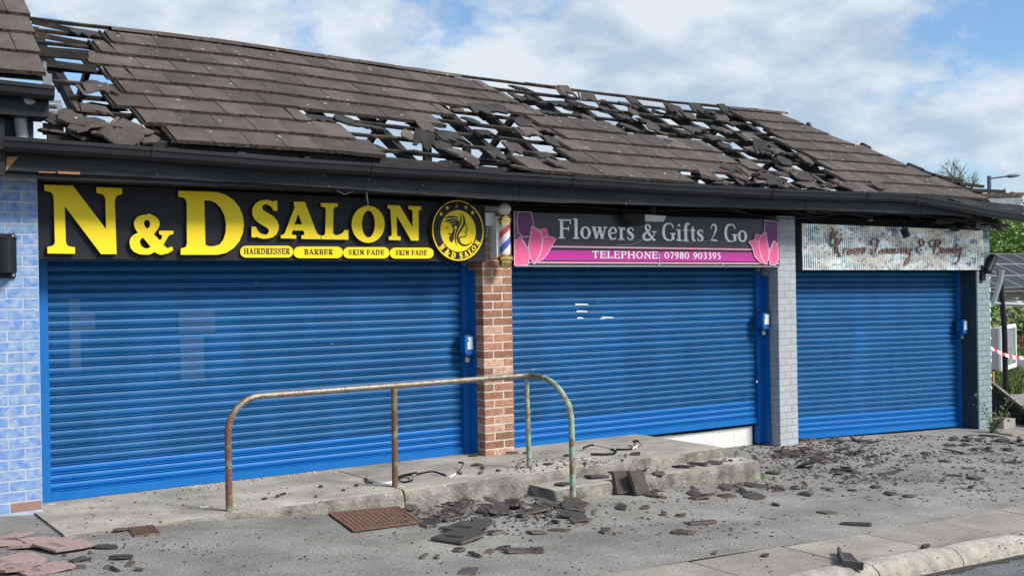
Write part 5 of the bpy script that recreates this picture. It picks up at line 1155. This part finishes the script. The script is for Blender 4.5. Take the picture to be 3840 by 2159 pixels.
# notice board
nbp = at_d(3770, 1460, 22.6); nt_ = thing('notice_board', 'white framed notice board on a single grey post', 'notice board', (nbp.x, nbp.y, -.7))
c1, c2 = at_d(3737, 1385, 22.2), at_d(3793, 1372, 23.4); up_z = (at_d(3737, 1230, 22.2)-c1).z
ud = Vector((c2.x-c1.x, c2.y-c1.y, 0)).normalized(); wd = (Vector((c2.x, c2.y, 0))-Vector((c1.x, c1.y, 0))).length; nn = Vector((ud.y, -ud.x, 0))
def bp(a, z, o): return Vector((c1.x, c1.y, c1.z))+ud*a*wd+Vector((0, 0, z*up_z))+nn*o
mb = MB(); mb.sheet([[bp(0, 0, .06), bp(1, 0, .06), bp(1, 1, .06), bp(0, 1, .06)]], nn*-.16); mb.build('case', M('pink_grey_case', (.45, .40, .40), .6), nt_)
m_fr = M('white_frame', (.80, .81, .80), .4)
for a, b in (((0, 0), (1, 0)), ((1, 0), (1, 1)), ((1, 1), (0, 1)), ((0, 1), (0, 0))):
    mb = MB(); mb.bar(bp(*a, .075), bp(*b, .075), .075, .05, nn); mb.build('frame', m_fr, nt_)
mb = MB(); mb.sheet([[bp(.06, .05, .063), bp(.94, .05, .063), bp(.94, .95, .063), bp(.06, .95, .063)]], nn*-.001); mb.build('backing', M('board_backing', (.34, .37, .34), .5, (.40, .42, .40), 3), nt_)
for a0, z0, a1, z1 in ((.08, .62, .2, .9), (.28, .5, .5, .82)):
    mb = MB(); mb.sheet([[bp(a0, z0, .066), bp(a1, z0, .066), bp(a1, z1, .066), bp(a0, z1, .066)]], nn*-.001); mb.build('paper', m_white, nt_)
m_gl = M('board_glass', (.9, .92, .92), .05); m_gl.node_tree.nodes['Principled BSDF'].inputs['Transmission Weight'].default_value = 1; m_gl.node_tree.nodes['Principled BSDF'].inputs['IOR'].default_value = 1.1
mb = MB(); mb.sheet([[bp(.03, .03, .074), bp(.97, .03, .074), bp(.97, .97, .074), bp(.03, .97, .074)]], nn*-.003); mb.build('pane', m_gl, nt_)
m_post = M('grey_post', (.16, .16, .18), .5, (.20, .20, .22), 5)
mb = MB(); mb.tube([(nbp.x, nbp.y, -.72), (nbp.x, nbp.y, c1.z+.1)], .055, 10); mb.build('post', m_post, nt_)
# steel frame with dangling panel
sf = thing('steel_frame', 'grey tubular steel frame with a leaning black post', 'steel frame', at_d(3760, 1330, 20))
mb = MB(); mb.tube([at_d(3700, 1136, 20), at_d(3850, 1142, 20)], .035, 10); mb.build('rail', m_galv, sf)
b = at_d(3772, 1500, 20); mb = MB(); mb.tube([at_d(3750, 1016, 20), at_d(3757, 1120, 20), at_d(3766, 1222, 20), (b.x, b.y, -.72)], [.05, .05, .05, .05], 10); mb.build('post', m_black, sf)
mb = MB(); mb.tube([at_d(3757, 1012, 19.9), at_d(3750, 1060, 19.9), at_d(3722, 1145, 19.9)], .045, 10); mb.build('brace', m_galv, sf)
# barrier tape
m_red = M('red_tape', (.62, .03, .05), .5); m_wht = M('white_tape', (.80, .80, .80), .5)
T0 = Vector((12.886, -.28, at_y(3722, 1302, -.28).z)); T1 = at_d(3900, 1328, 17.5)
tp = thing('barrier_tape', 'red and white barrier tape tied to the end pillar', 'barrier tape', T0)
for i in range(14):
    a, b = [T0.lerp(T1, k/14)+Vector((0, 0, -.10*math.sin(math.pi*min(1, k/14)))) for k in (i, i+1)]
    mb = MB(); mb.bar(a, b, .004, .055, (0, .3, 1)); mb.build('stripe', m_wht if i % 2 == 0 else m_red, tp)
# collapsed charred roof section beyond the pillar
cp = thing('collapsed_panel', 'charred timber panel with a white edge slumped beyond the end pillar', 'panel', at_d(3800, 1640, 17.2))
q = [at_d(*p, d) for p, d in (((3700, 1640), 17.6), ((3900, 1660), 16.2), ((3900, 1572), 16.2), ((3722, 1436), 17.6))]; mb = MB(); mb.sheet([q], (.15, .25, 0)); mb.build('board', m_char, cp)
mb = MB(); mb.bar(at_d(3721, 1434, 17.55), at_d(3900, 1575, 16.15), .04, .025); mb.build('white_edge', m_flag, cp)
mb = MB(); mb.bar(at_d(3724, 1447, 17.5), at_d(3900, 1592, 16.1), .05, .06); mb.build('scorched_edge', m_batten, cp)
for i in range(7):
    y = 1500+i*20; mb = MB(); mb.bar(at_d(3722, y, 17.4), at_d(3840, y+rnd(10, 60), 16.6), .03, .05); mb.build('lath', m_char, cp)
mb = MB(); mb.bar(at_d(3724, 1392, 17.6), at_d(3725, 1434, 17.6), .03, .02, (0, 1, 0)); mb.build('yellow_batten', m_wood, cp)
for i, (px, py, w) in enumerate(((3762, 1590, .30), (3775, 1608, .42), (3800, 1614, .4))):
    a = on_ground(px, py+14); o = fix_normals(MB().box(a.x-w/2, a.x+w/2, a.y-.1, a.y+.1, a.z+.002, a.z+(.14 if i == 0 else .03)).build('plasterboard_scrap', m_flag, loc=(a.x, a.y, a.z)))
    tag(o, ('pale plaster block lying beside the charred panel', 'thin pale board scrap lying before the charred panel', 'curled pale board scrap at the foot of the charred panel')[i], 'board scrap', 'pale scraps by the charred panel')
# weed at the foot of the end pillar
a = on_ground(3722, 1622); wd_ = thing('weed', 'green weed growing at the foot of the end pillar', 'plant', a)
mb = MB(); lf = MB(); rg = random.Random(2)
for i in range(12):
    an = rg.uniform(0, 6.3); L = rg.uniform(.25, .62); d = Vector((math.cos(an)*.35, math.sin(an)*.3-.1, 1)).normalized(); pts = [a+d*L*t+Vector((math.cos(an), math.sin(an), 0))*.12*t*t for t in (0, .35, .7, 1)]
    mb.tube(pts, [.006, .005, .004, .002], 4)
    for k in range(16):
        t = rg.uniform(.05, 1)**1.3; c = a+d*L*t+Vector((math.cos(an), math.sin(an), 0))*.12*t*t+Vector((rg.gauss(0, .035), rg.gauss(0, .03), rg.gauss(0, .03))); s = rg.uniform(.015, .035); u = Vector((rg.gauss(0, 1), rg.gauss(0, 1), rg.gauss(0, .5))).normalized(); v = u.orthogonal().normalized()
        lf.add([c-u*s, c+v*s*.5, c+u*s, c-v*s*.5], [(0, 1, 2, 3)])
mb.build('stem', m_grass, wd_); lf.build('foliage', M('weed_leaf', (.05, .085, .03), .7, (.09, .12, .05), 12), wd_)
# small grass tufts by the steps
for px, py, lb in ((2850, 1790, 'tuft of grass at the corner of the lower step'), (2168, 1862, 'tuft of grass behind the green rail post')):
    a = on_ground(px, py); mb = MB(); rg = random.Random(px)
    for i in range(70):
        q = a+Vector((rg.gauss(0, .03), rg.gauss(0, .02), 0)); h = rg.uniform(.03, .09); mb.add([q+Vector((-.004, 0, 0)), q+Vector((.004, 0, 0)), q+Vector((rg.gauss(0, .02), rg.gauss(0, .02), h))], [(0, 1, 2)])
    tag(mb.build('grass_tuft', m_grass, loc=a), lb, 'grass', kind='thing')

# ------------------------------------------------------------------ fallen roof tiles and scraps on the ground
def frag_mesh(kind, seed):
    rg = random.Random(seed); mb = MB(); th = rg.uniform(.012, .020)
    if kind == 'plate':
        k = rg.choice((4, 5, 6, 7)); a0 = rg.uniform(0, 6); el_ = rg.uniform(.45, .8)
        out = [(.5*rg.uniform(.62, 1.05)*math.cos(a0+2*math.pi*j/k), el_*.5*rg.uniform(.6, 1.05)*math.sin(a0+2*math.pi*j/k)) for j in range(k)]
    elif kind == 'bar':
        out = [(-.5, -.11), (-.1, -.13+rg.uniform(-.02, .02)), (.45, -.11), (.5, .02), (.46, .12), (0, .13), (-.48, .12)]
    else:
        out = [(-.5, -.36), (.1, -.38), (.48, -.33), (.5, .1), (.35, .2), (.38, .33), (-.1, .36), (-.5, .34)]
    T = th/.18
    mb.sheet([[(x, y, T) for x, y in out]], (0, 0, -T), 0, 1)
    if rg.random() < .35 and kind != 'bar':
        xm = min(x for x, y in out)*.55
        for q in (0, .06, .12): mb.box(xm+q, xm+q+.022, -.2, .2, T+.0005, T*1.25, 0)
    if kind == 'bar':
        mb.box(-.4, .4, -.03, .03, T+.0005, T*1.3, 0)
    return mb, T
FR = {}
for kd, n in (('plate', 9), ('bar', 4), ('tile', 3)):
    FR[kd] = []
    for i in range(n):
        mb, T = frag_mesh(kd, hash(kd) % 1 + i*13+len(kd))
        FR[kd].append([mb.mesh('tile_fragment', [t, e]) for t, e in ((m_tdark, m_tbreak), (m_tdark, m_tdark), (m_tile, m_tbreak), (m_tpink, m_tpink))]+[T])
REG = []
def frag(px, py, size, label, style=None, kd=None, tilt=.15, rz=None, lift=0, group='fallen roof tile fragments'):
    p = on_ground(px, py)
    kd = kd or random.choice(('plate', 'plate', 'plate', 'bar', 'tile'))
    v = random.choice(FR[kd]); st = style if style is not None else random.choice((0, 0, 1, 1, 2))
    rx, ry = rnd(-tilt, tilt), rnd(-tilt, tilt)
    z = p.z+size*(abs(rx)*.16+abs(ry)*.26)+.001+lift
    o = put('tile_fragment', v[st], None, (p.x, p.y, z), (rx, ry, rnd(0, 6.28) if rz is None else rz), (size, size, .18))
    REG.append((o, label, kd, st, size, px, py))
    return tag(o, label if isinstance(label, str) else 'broken roof tile piece', 'tile fragment', group)
L1 = ((1680, 'at the manhole cover end of the pile'), (1770, 'in the pile below the slab edge'), (1870, 'in the pile below the brick pillar'), (1990, 'at the thin end of the pile'), (9999, 'in the pile near the green post'))
for i in range(54):
    px = random.gauss(1800, 200); py = random.gauss(1928, 26)
    px = min(max(px, 1520), 2150); py = max(py, 1885+abs(px-1780)*.02); frag(px, py, rnd(.06, .22), L1, random.choice((0, 0, 2, 1)), None, .32, None, rnd(0, .025))
L2 = ((2500, 'by the two leaning tiles'), (2620, 'along the middle of the lower step'), (2740, 'along the lower step foot'), (9999, 'at the far corner of the lower step'))
for i in range(30): frag(rnd(2380, 2860), rnd(1818, 1872), rnd(.07, .22), L2, random.choice((0, 0, 2)), None, .15)
L3 = ((2950, 'in the heap at the grey pillar'), (3030, 'in the heap before the grey pillar'), (3110, 'in the heap at the sequin shutter'), (3200, 'in the heap below the sequin shutter middle'), (9999, 'at the thin end of the sequin shutter heap'))
for i in range(48):
    px = random.gauss(3070, 120); py = random.gauss(1700, 34); frag(px, max(py, 1655), rnd(.08, .26), L3, random.choice((0, 1, 1, 2)), None, .3, None, rnd(0, .03))
L4 = ((3050, 'on open pavement before the grey pillar'), (3200, 'on open pavement before the heap'), (3380, 'on open pavement below the sequin shutter'), (3560, 'on open pavement below the last lock box'), (9999, 'on open pavement before the end pillar'))
for i in range(50):
    px = rnd(2900, 3830); py = rnd(1690, 1870) if px < 3500 else rnd(1660, 1830); frag(px, py, rnd(.06, .24), L4, None, None, .12)
L5 = ((3640, 'at the foot of the navy wall panel'), (3720, 'just before the weed'), (9999, 'before the charred panel'))
for i in range(20): frag(rnd(3560, 3838), rnd(1628, 1700), rnd(.10, .34), L5, random.choice((1, 1, 0)), random.choice(('bar', 'plate')), .2)
L6 = ((1250, 'on the slab near the first rail post'), (1600, 'on the slab by the middle rail post'), (1850, 'on the slab before the brick pillar'), (2000, 'on the slab by the green post'), (2200, 'on the slab below the flower shop shutter'), (9999, 'on the far part of the slab'))
for i in range(26): frag(rnd(1700, 2480), rnd(1700, 1790), rnd(.05, .15), L6, random.choice((0, 1)), None, .12)
for i in range(10): frag(rnd(900, 1400), rnd(1790, 1890), rnd(.03, .07), L6, 1, 'plate', .1)
L7 = ((2300, 'on the near end of the lower step tread'), (2580, 'on the middle of the lower step tread'), (9999, 'on the far end of the lower step tread'))
for px, py, s in ((2240, 1790, .20), (2470, 1776, .14), (2560, 1752, .26), (2620, 1742, .28), (2680, 1738, .16), (2420, 1766, .1), (2110, 1818, .14), (2740, 1728, .1)): frag(px, py, s, L7, random.choice((0, 1)), None, .08)
L8 = ((1700, 'alone before the manhole cover'), (1860, 'alone on the asphalt near the frame bottom'), (2030, 'alone in front of the tile pile'), (2250, 'alone before the rail end post'), (9999, 'alone before the lower step'))
for px, py, s in ((1600, 1975, .16), (1660, 1985, .12), (2010, 2000, .24), (2100, 1990, .2), (2085, 1960, .12), (2270, 1995, .18), (2180, 1925, .2), (2420, 1905, .16), (2330, 1905, .24), (2490, 1930, .12), (2550, 1935, .12), (1720, 2065, .14), (1780, 2085, .12), (1640, 2090, .1), (1590, 2090, .1), (1840, 2070, .14), (1890, 2060, .14), (1930, 2070, .3), (1990, 2068, .18), (2000, 1920, .26), (2060, 1900, .3), (2180, 1955, .2), (1850, 2000, .16)):
    frag(px, py, s, L8, random.choice((0, 0, 2)), None, .12)
L9 = ((50, 'in the pink pile at the photo edge'), (120, 'in the pink pile below the blue wall'), (9999, 'on the outer side of the pink pile'))
for px, py, s in ((60, 2022, .36), (150, 2035, .24), (20, 2040, .28), (230, 2030, .18), (245, 2060, .34), (120, 2055, .3), (40, 2110, .3), (110, 2125, .3), (20, 2145, .3), (170, 2140, .3), (60, 2150, .26), (130, 2090, .12), (90, 2140, .25), (200, 2120, .2)):
    frag(px, py, s, L9, 3, random.choice(('plate', 'tile')), .12, rnd(-.5, .5), rnd(0, .02), 'pink tile shards')
L10 = ((300, 'beside the pink pile'), (420, 'between pink pile and utility cover'), (9999, 'below the utility cover'))
for px, py, s in ((258, 2026, .09), (310, 2045, .13), (400, 2055, .2), (460, 2095, .18), (490, 2120, .12), (520, 2140, .1), (405, 2130, .1), (430, 2140, .1), (330, 2100, .1), (452, 1990, .16), (290, 2105, .1), (340, 2075, .06), (210, 2130, .16), (300, 2130, .12), (240, 2085, .05)):
    frag(px, py, s, L10, random.choice((1, 0)), None, .15)
# pieces that stand out
frag(1755, 1990, .36, 'large ribbed dark roof tile lying upside down in front of the pile', 1, 'tile', .02, .5, .03, 'standout tiles')
frag(1725, 2022, .38, 'large dark tile with a pink broken edge nearest the manhole cover', 0, 'tile', .02, .45, .02, 'standout tiles')
frag(1760, 2145, .26, 'dark tile shard with pale rim near the picture bottom edge', 0, 'plate', .05, .4, 0, 'standout tiles')
frag(2635, 1962, .26, 'long ridge shaped tile piece with a pale lower edge alone on the asphalt', 0, 'bar', .03, -.2, 0, 'standout tiles')
frag(2560, 1998, .26, 'thin oval tile sliver alone on the asphalt towards the kerb', 2, 'plate', .03, -.7, 0, 'standout tiles')
frag(3105, 1925, .24, 'pinkish wedge of tile alone in the middle of the pavement', 2, 'plate', .05, -.7, 0, 'standout tiles')
frag(3210, 1968, .24, 'dark rectangular bar of tile lying close to the paving strip', 1, 'bar', .03, -.9, 0, 'standout tiles')
frag(2910, 1895, .14, 'small upright black tile chip standing on the asphalt', 1, 'plate', .35, 1.2, 0, 'standout tiles')
frag(3470, 2055, .13, 'small curved tile chip on the kerb joint', 1, 'plate', .1, .1, .01, 'standout tiles')
frag(2680, 2078, .10, 'small brown tile chip at the edge of the paving strip', 2, 'plate', .1, .6, 0, 'standout tiles')
frag(2865, 2087, .12, 'black tile chip on a paving stone', 1, 'plate', .1, .2, 0, 'standout tiles')
# angle shaped tile resting on the kerb
p = on_ground(3195, 2115); t = thing('tile_corner', 'black L shaped ridge tile piece lying across paving stone and kerb', 'tile fragment', p, 'standout tiles')
mb = MB(); q = [on_ground(*a)+Vector((0, 0, .02)) for a in ((3143, 2078), (3190, 2082), (3222, 2118), (3170, 2132))]; mb.sheet([q], (0, 0, -.018)); mb.build('flange', m_tdark, t)
mb = MB(); mb.bar(on_ground(3160, 2128)+Vector((0, 0, .03)), on_ground(3238, 2136)+Vector((0, 0, .025)), .03, .05); mb.build('ridge', m_tdark, t)
mb = MB(); mb.bar(on_ground(3145, 2078)+Vector((0, 0, .03)), on_ground(3163, 2126)+Vector((0, 0, .03)), .02, .05); mb.build('rim', m_tdark, t)
# two whole tiles leaning on the step
for (px, py), rx, rz, lb in (((2345, 1853), R(58), R(-22), 'whole grey roof tile leaning at an angle against the lower step'), ((2414, 1856), R(66), R(4), 'whole ribbed grey roof tile propped upright against the lower step')):
    p = on_ground(px, py); o = put('roof_tile', full[0], None, (p.x-.10, p.y, p.z+.01), None, .56); o.rotation_euler = (rx, 0, rz); tag(o, lb, 'roof tile')
# burnt curling strips of gutter lining
def curl(name, pts, w, label):
    P = [on_ground(px, py) for px, py, h in pts]; P = [Vector((p.x, p.y, p.z+h)) for p, (a, b, h) in zip(P, pts)]
    q = spline([tuple(p) for p in P], 5); mb = MB(); n = len(q); vs = []
    for i, c in enumerate(q):
        a, b = Vector(q[max(0, i-1)]), Vector(q[min(n-1, i+1)]); d = (b-a).normalized(); s = d.cross(Vector((0, 0, 1))).normalized(); tw = .5*math.sin(i*.35)
        u = (Vector((0, 0, 1))*math.cos(tw)+s*math.sin(tw))*w; c = Vector(c); vs += [c, c+u, c+u+s*.006, c+s*.006]
    mb.add(vs, [(i*4+j, i*4+(j+1) % 4, (i+1)*4+(j+1) % 4, (i+1)*4+j) for i in range(n-1) for j in range(4)], [1 if j in (1, 2) and (i//6+n) % 3 == 0 else 0 for i in range(n-1) for j in range(4)])
    return tag(fix_normals(mb.build(name, [m_black, m_whitep], loc=P[0])), label, 'burnt strip', 'burnt plastic strips')
curl('burnt_strip', [(1375, 1792, .005), (1390, 1812, .005), (1460, 1815, .005), (1490, 1800, .01), (1540, 1790, .02), (1548, 1805, .01), (1510, 1812, .005), (1495, 1800, .02), (1560, 1782, .02)], .020, 'black and white burnt strip looped around the middle rail post')
curl('burnt_strip', [(1560, 1785, .01), (1620, 1778, .02), (1660, 1785, .01), (1690, 1790, .005), (1720, 1780, .03), (1735, 1760, .05), (1720, 1752, .04)], .018, 'black and white burnt strip twisting towards the brick pillar')
curl('burnt_strip', [(2185, 1690, .02), (2220, 1682, .03), (2270, 1688, .02), (2310, 1700, .01), (2290, 1708, .005), (2215, 1708, .005)], .024, 'charred curled strip on the slab before the flower shop shutter')
curl('burnt_strip', [(2310, 1692, .01), (2360, 1690, .01), (2390, 1680, .02), (2375, 1670, .03), (2395, 1668, .03), (2410, 1676, .01)], .024, 'charred knotted strip at the far end of the slab')
# crumbs nobody could count
mb = MB(); rg = random.Random(21)
def crumb(px, py, r, fl=1.0):
    p = on_ground(px, py); a = rg.uniform(0, 6.3); h = fl*r*rg.uniform(.4, 1.0); k = 4
    mb.add([(p.x+r*rg.uniform(.6, 1.2)*math.cos(a+i*1.57), p.y+r*rg.uniform(.6, 1.2)*math.sin(a+i*1.57), p.z+.001) for i in range(k)]+[(p.x+rg.gauss(0, r*.4), p.y+rg.gauss(0, r*.4), p.z+h), (p.x+rg.gauss(0, r*.4), p.y+rg.gauss(0, r*.4), p.z+h*.8)], [(0, 1, 4), (1, 2, 5), (2, 3, 5), (3, 0, 4), (1, 5, 4), (3, 4, 5)])
for i in range(620): crumb(rg.gauss(1800, 230), rg.gauss(1930, 32), rg.uniform(.006, .026))
for i in range(900): crumb(rg.gauss(3080, 170), max(1650, rg.gauss(1710, 45)), rg.uniform(.006, .030))
for i in range(800): crumb(rg.uniform(3150, 3840), 1635+180*rg.random()**1.5, rg.uniform(.005, .026))
for i in range(1100): crumb(rg.uniform(60, 3840), 1830+320*rg.random()**1.6, rg.uniform(.003, .015))
for i in range(520): crumb(rg.uniform(2800, 3840), 1650+230*rg.random()**1.7, rg.uniform(.012, .034), .35)
for i in range(160): crumb(rg.uniform(1500, 2900), rg.uniform(1880, 2010), rg.uniform(.010, .026), .4)
for i in range(320): crumb(rg.uniform(1900, 2500), rg.gauss(1742, 18), rg.uniform(.006, .02))
for i in range(220): crumb(rg.uniform(2350, 2880), rg.uniform(1800, 1890), rg.uniform(.006, .018))
for i in range(160): crumb(rg.gauss(150, 130), rg.uniform(2030, 2159), rg.uniform(.005, .016))
tag(mb.build('crumbs', m_tdark), 'fine dark tile crumbs and grit strewn over the pavement', kind='stuff')
mb = MB()
for i in range(40): crumb(rg.uniform(200, 1400), rg.uniform(1960, 2159), rg.uniform(.003, .007))
for i in range(40): crumb(rg.uniform(1500, 2900), rg.uniform(1830, 2000), rg.uniform(.003, .008))
tag(mb.build('pale_chips', m_flag), 'pale chips of mortar scattered over the asphalt', kind='stuff')

# a label for every fragment, from its own look and place
SH = {'plate': 'shard', 'bar': 'strip', 'tile': 'slab'}
CO = ('charcoal pale edged', 'black', 'brown grey', 'pink')
made = {}
for o, lb, kd, st, size, px, py in REG:
    if isinstance(lb, str): continue
    place = next(t for lim, t in lb if px < lim)
    sz = 'tiny' if size < .08 else 'small' if size < .12 else 'medium' if size < .17 else 'large' if size < .23 else 'very large'
    made.setdefault(f'{sz} {CO[st]} tile {SH[kd]} {place}', []).append((py, o))
for t, l in made.items():
    l.sort(key=lambda q: q[0])
    for i, (py, o) in enumerate(l):
        o['label'] = t if len(l) == 1 else t+', '+(('farther', 'nearer') if len(l) == 2 else ('farthest', 'middle', 'nearest') if len(l) == 3 else ('farthest', 'second farthest', 'third farthest', 'fourth farthest', 'fifth farthest', 'sixth farthest', 'seventh farthest'))[min(i, 6)]
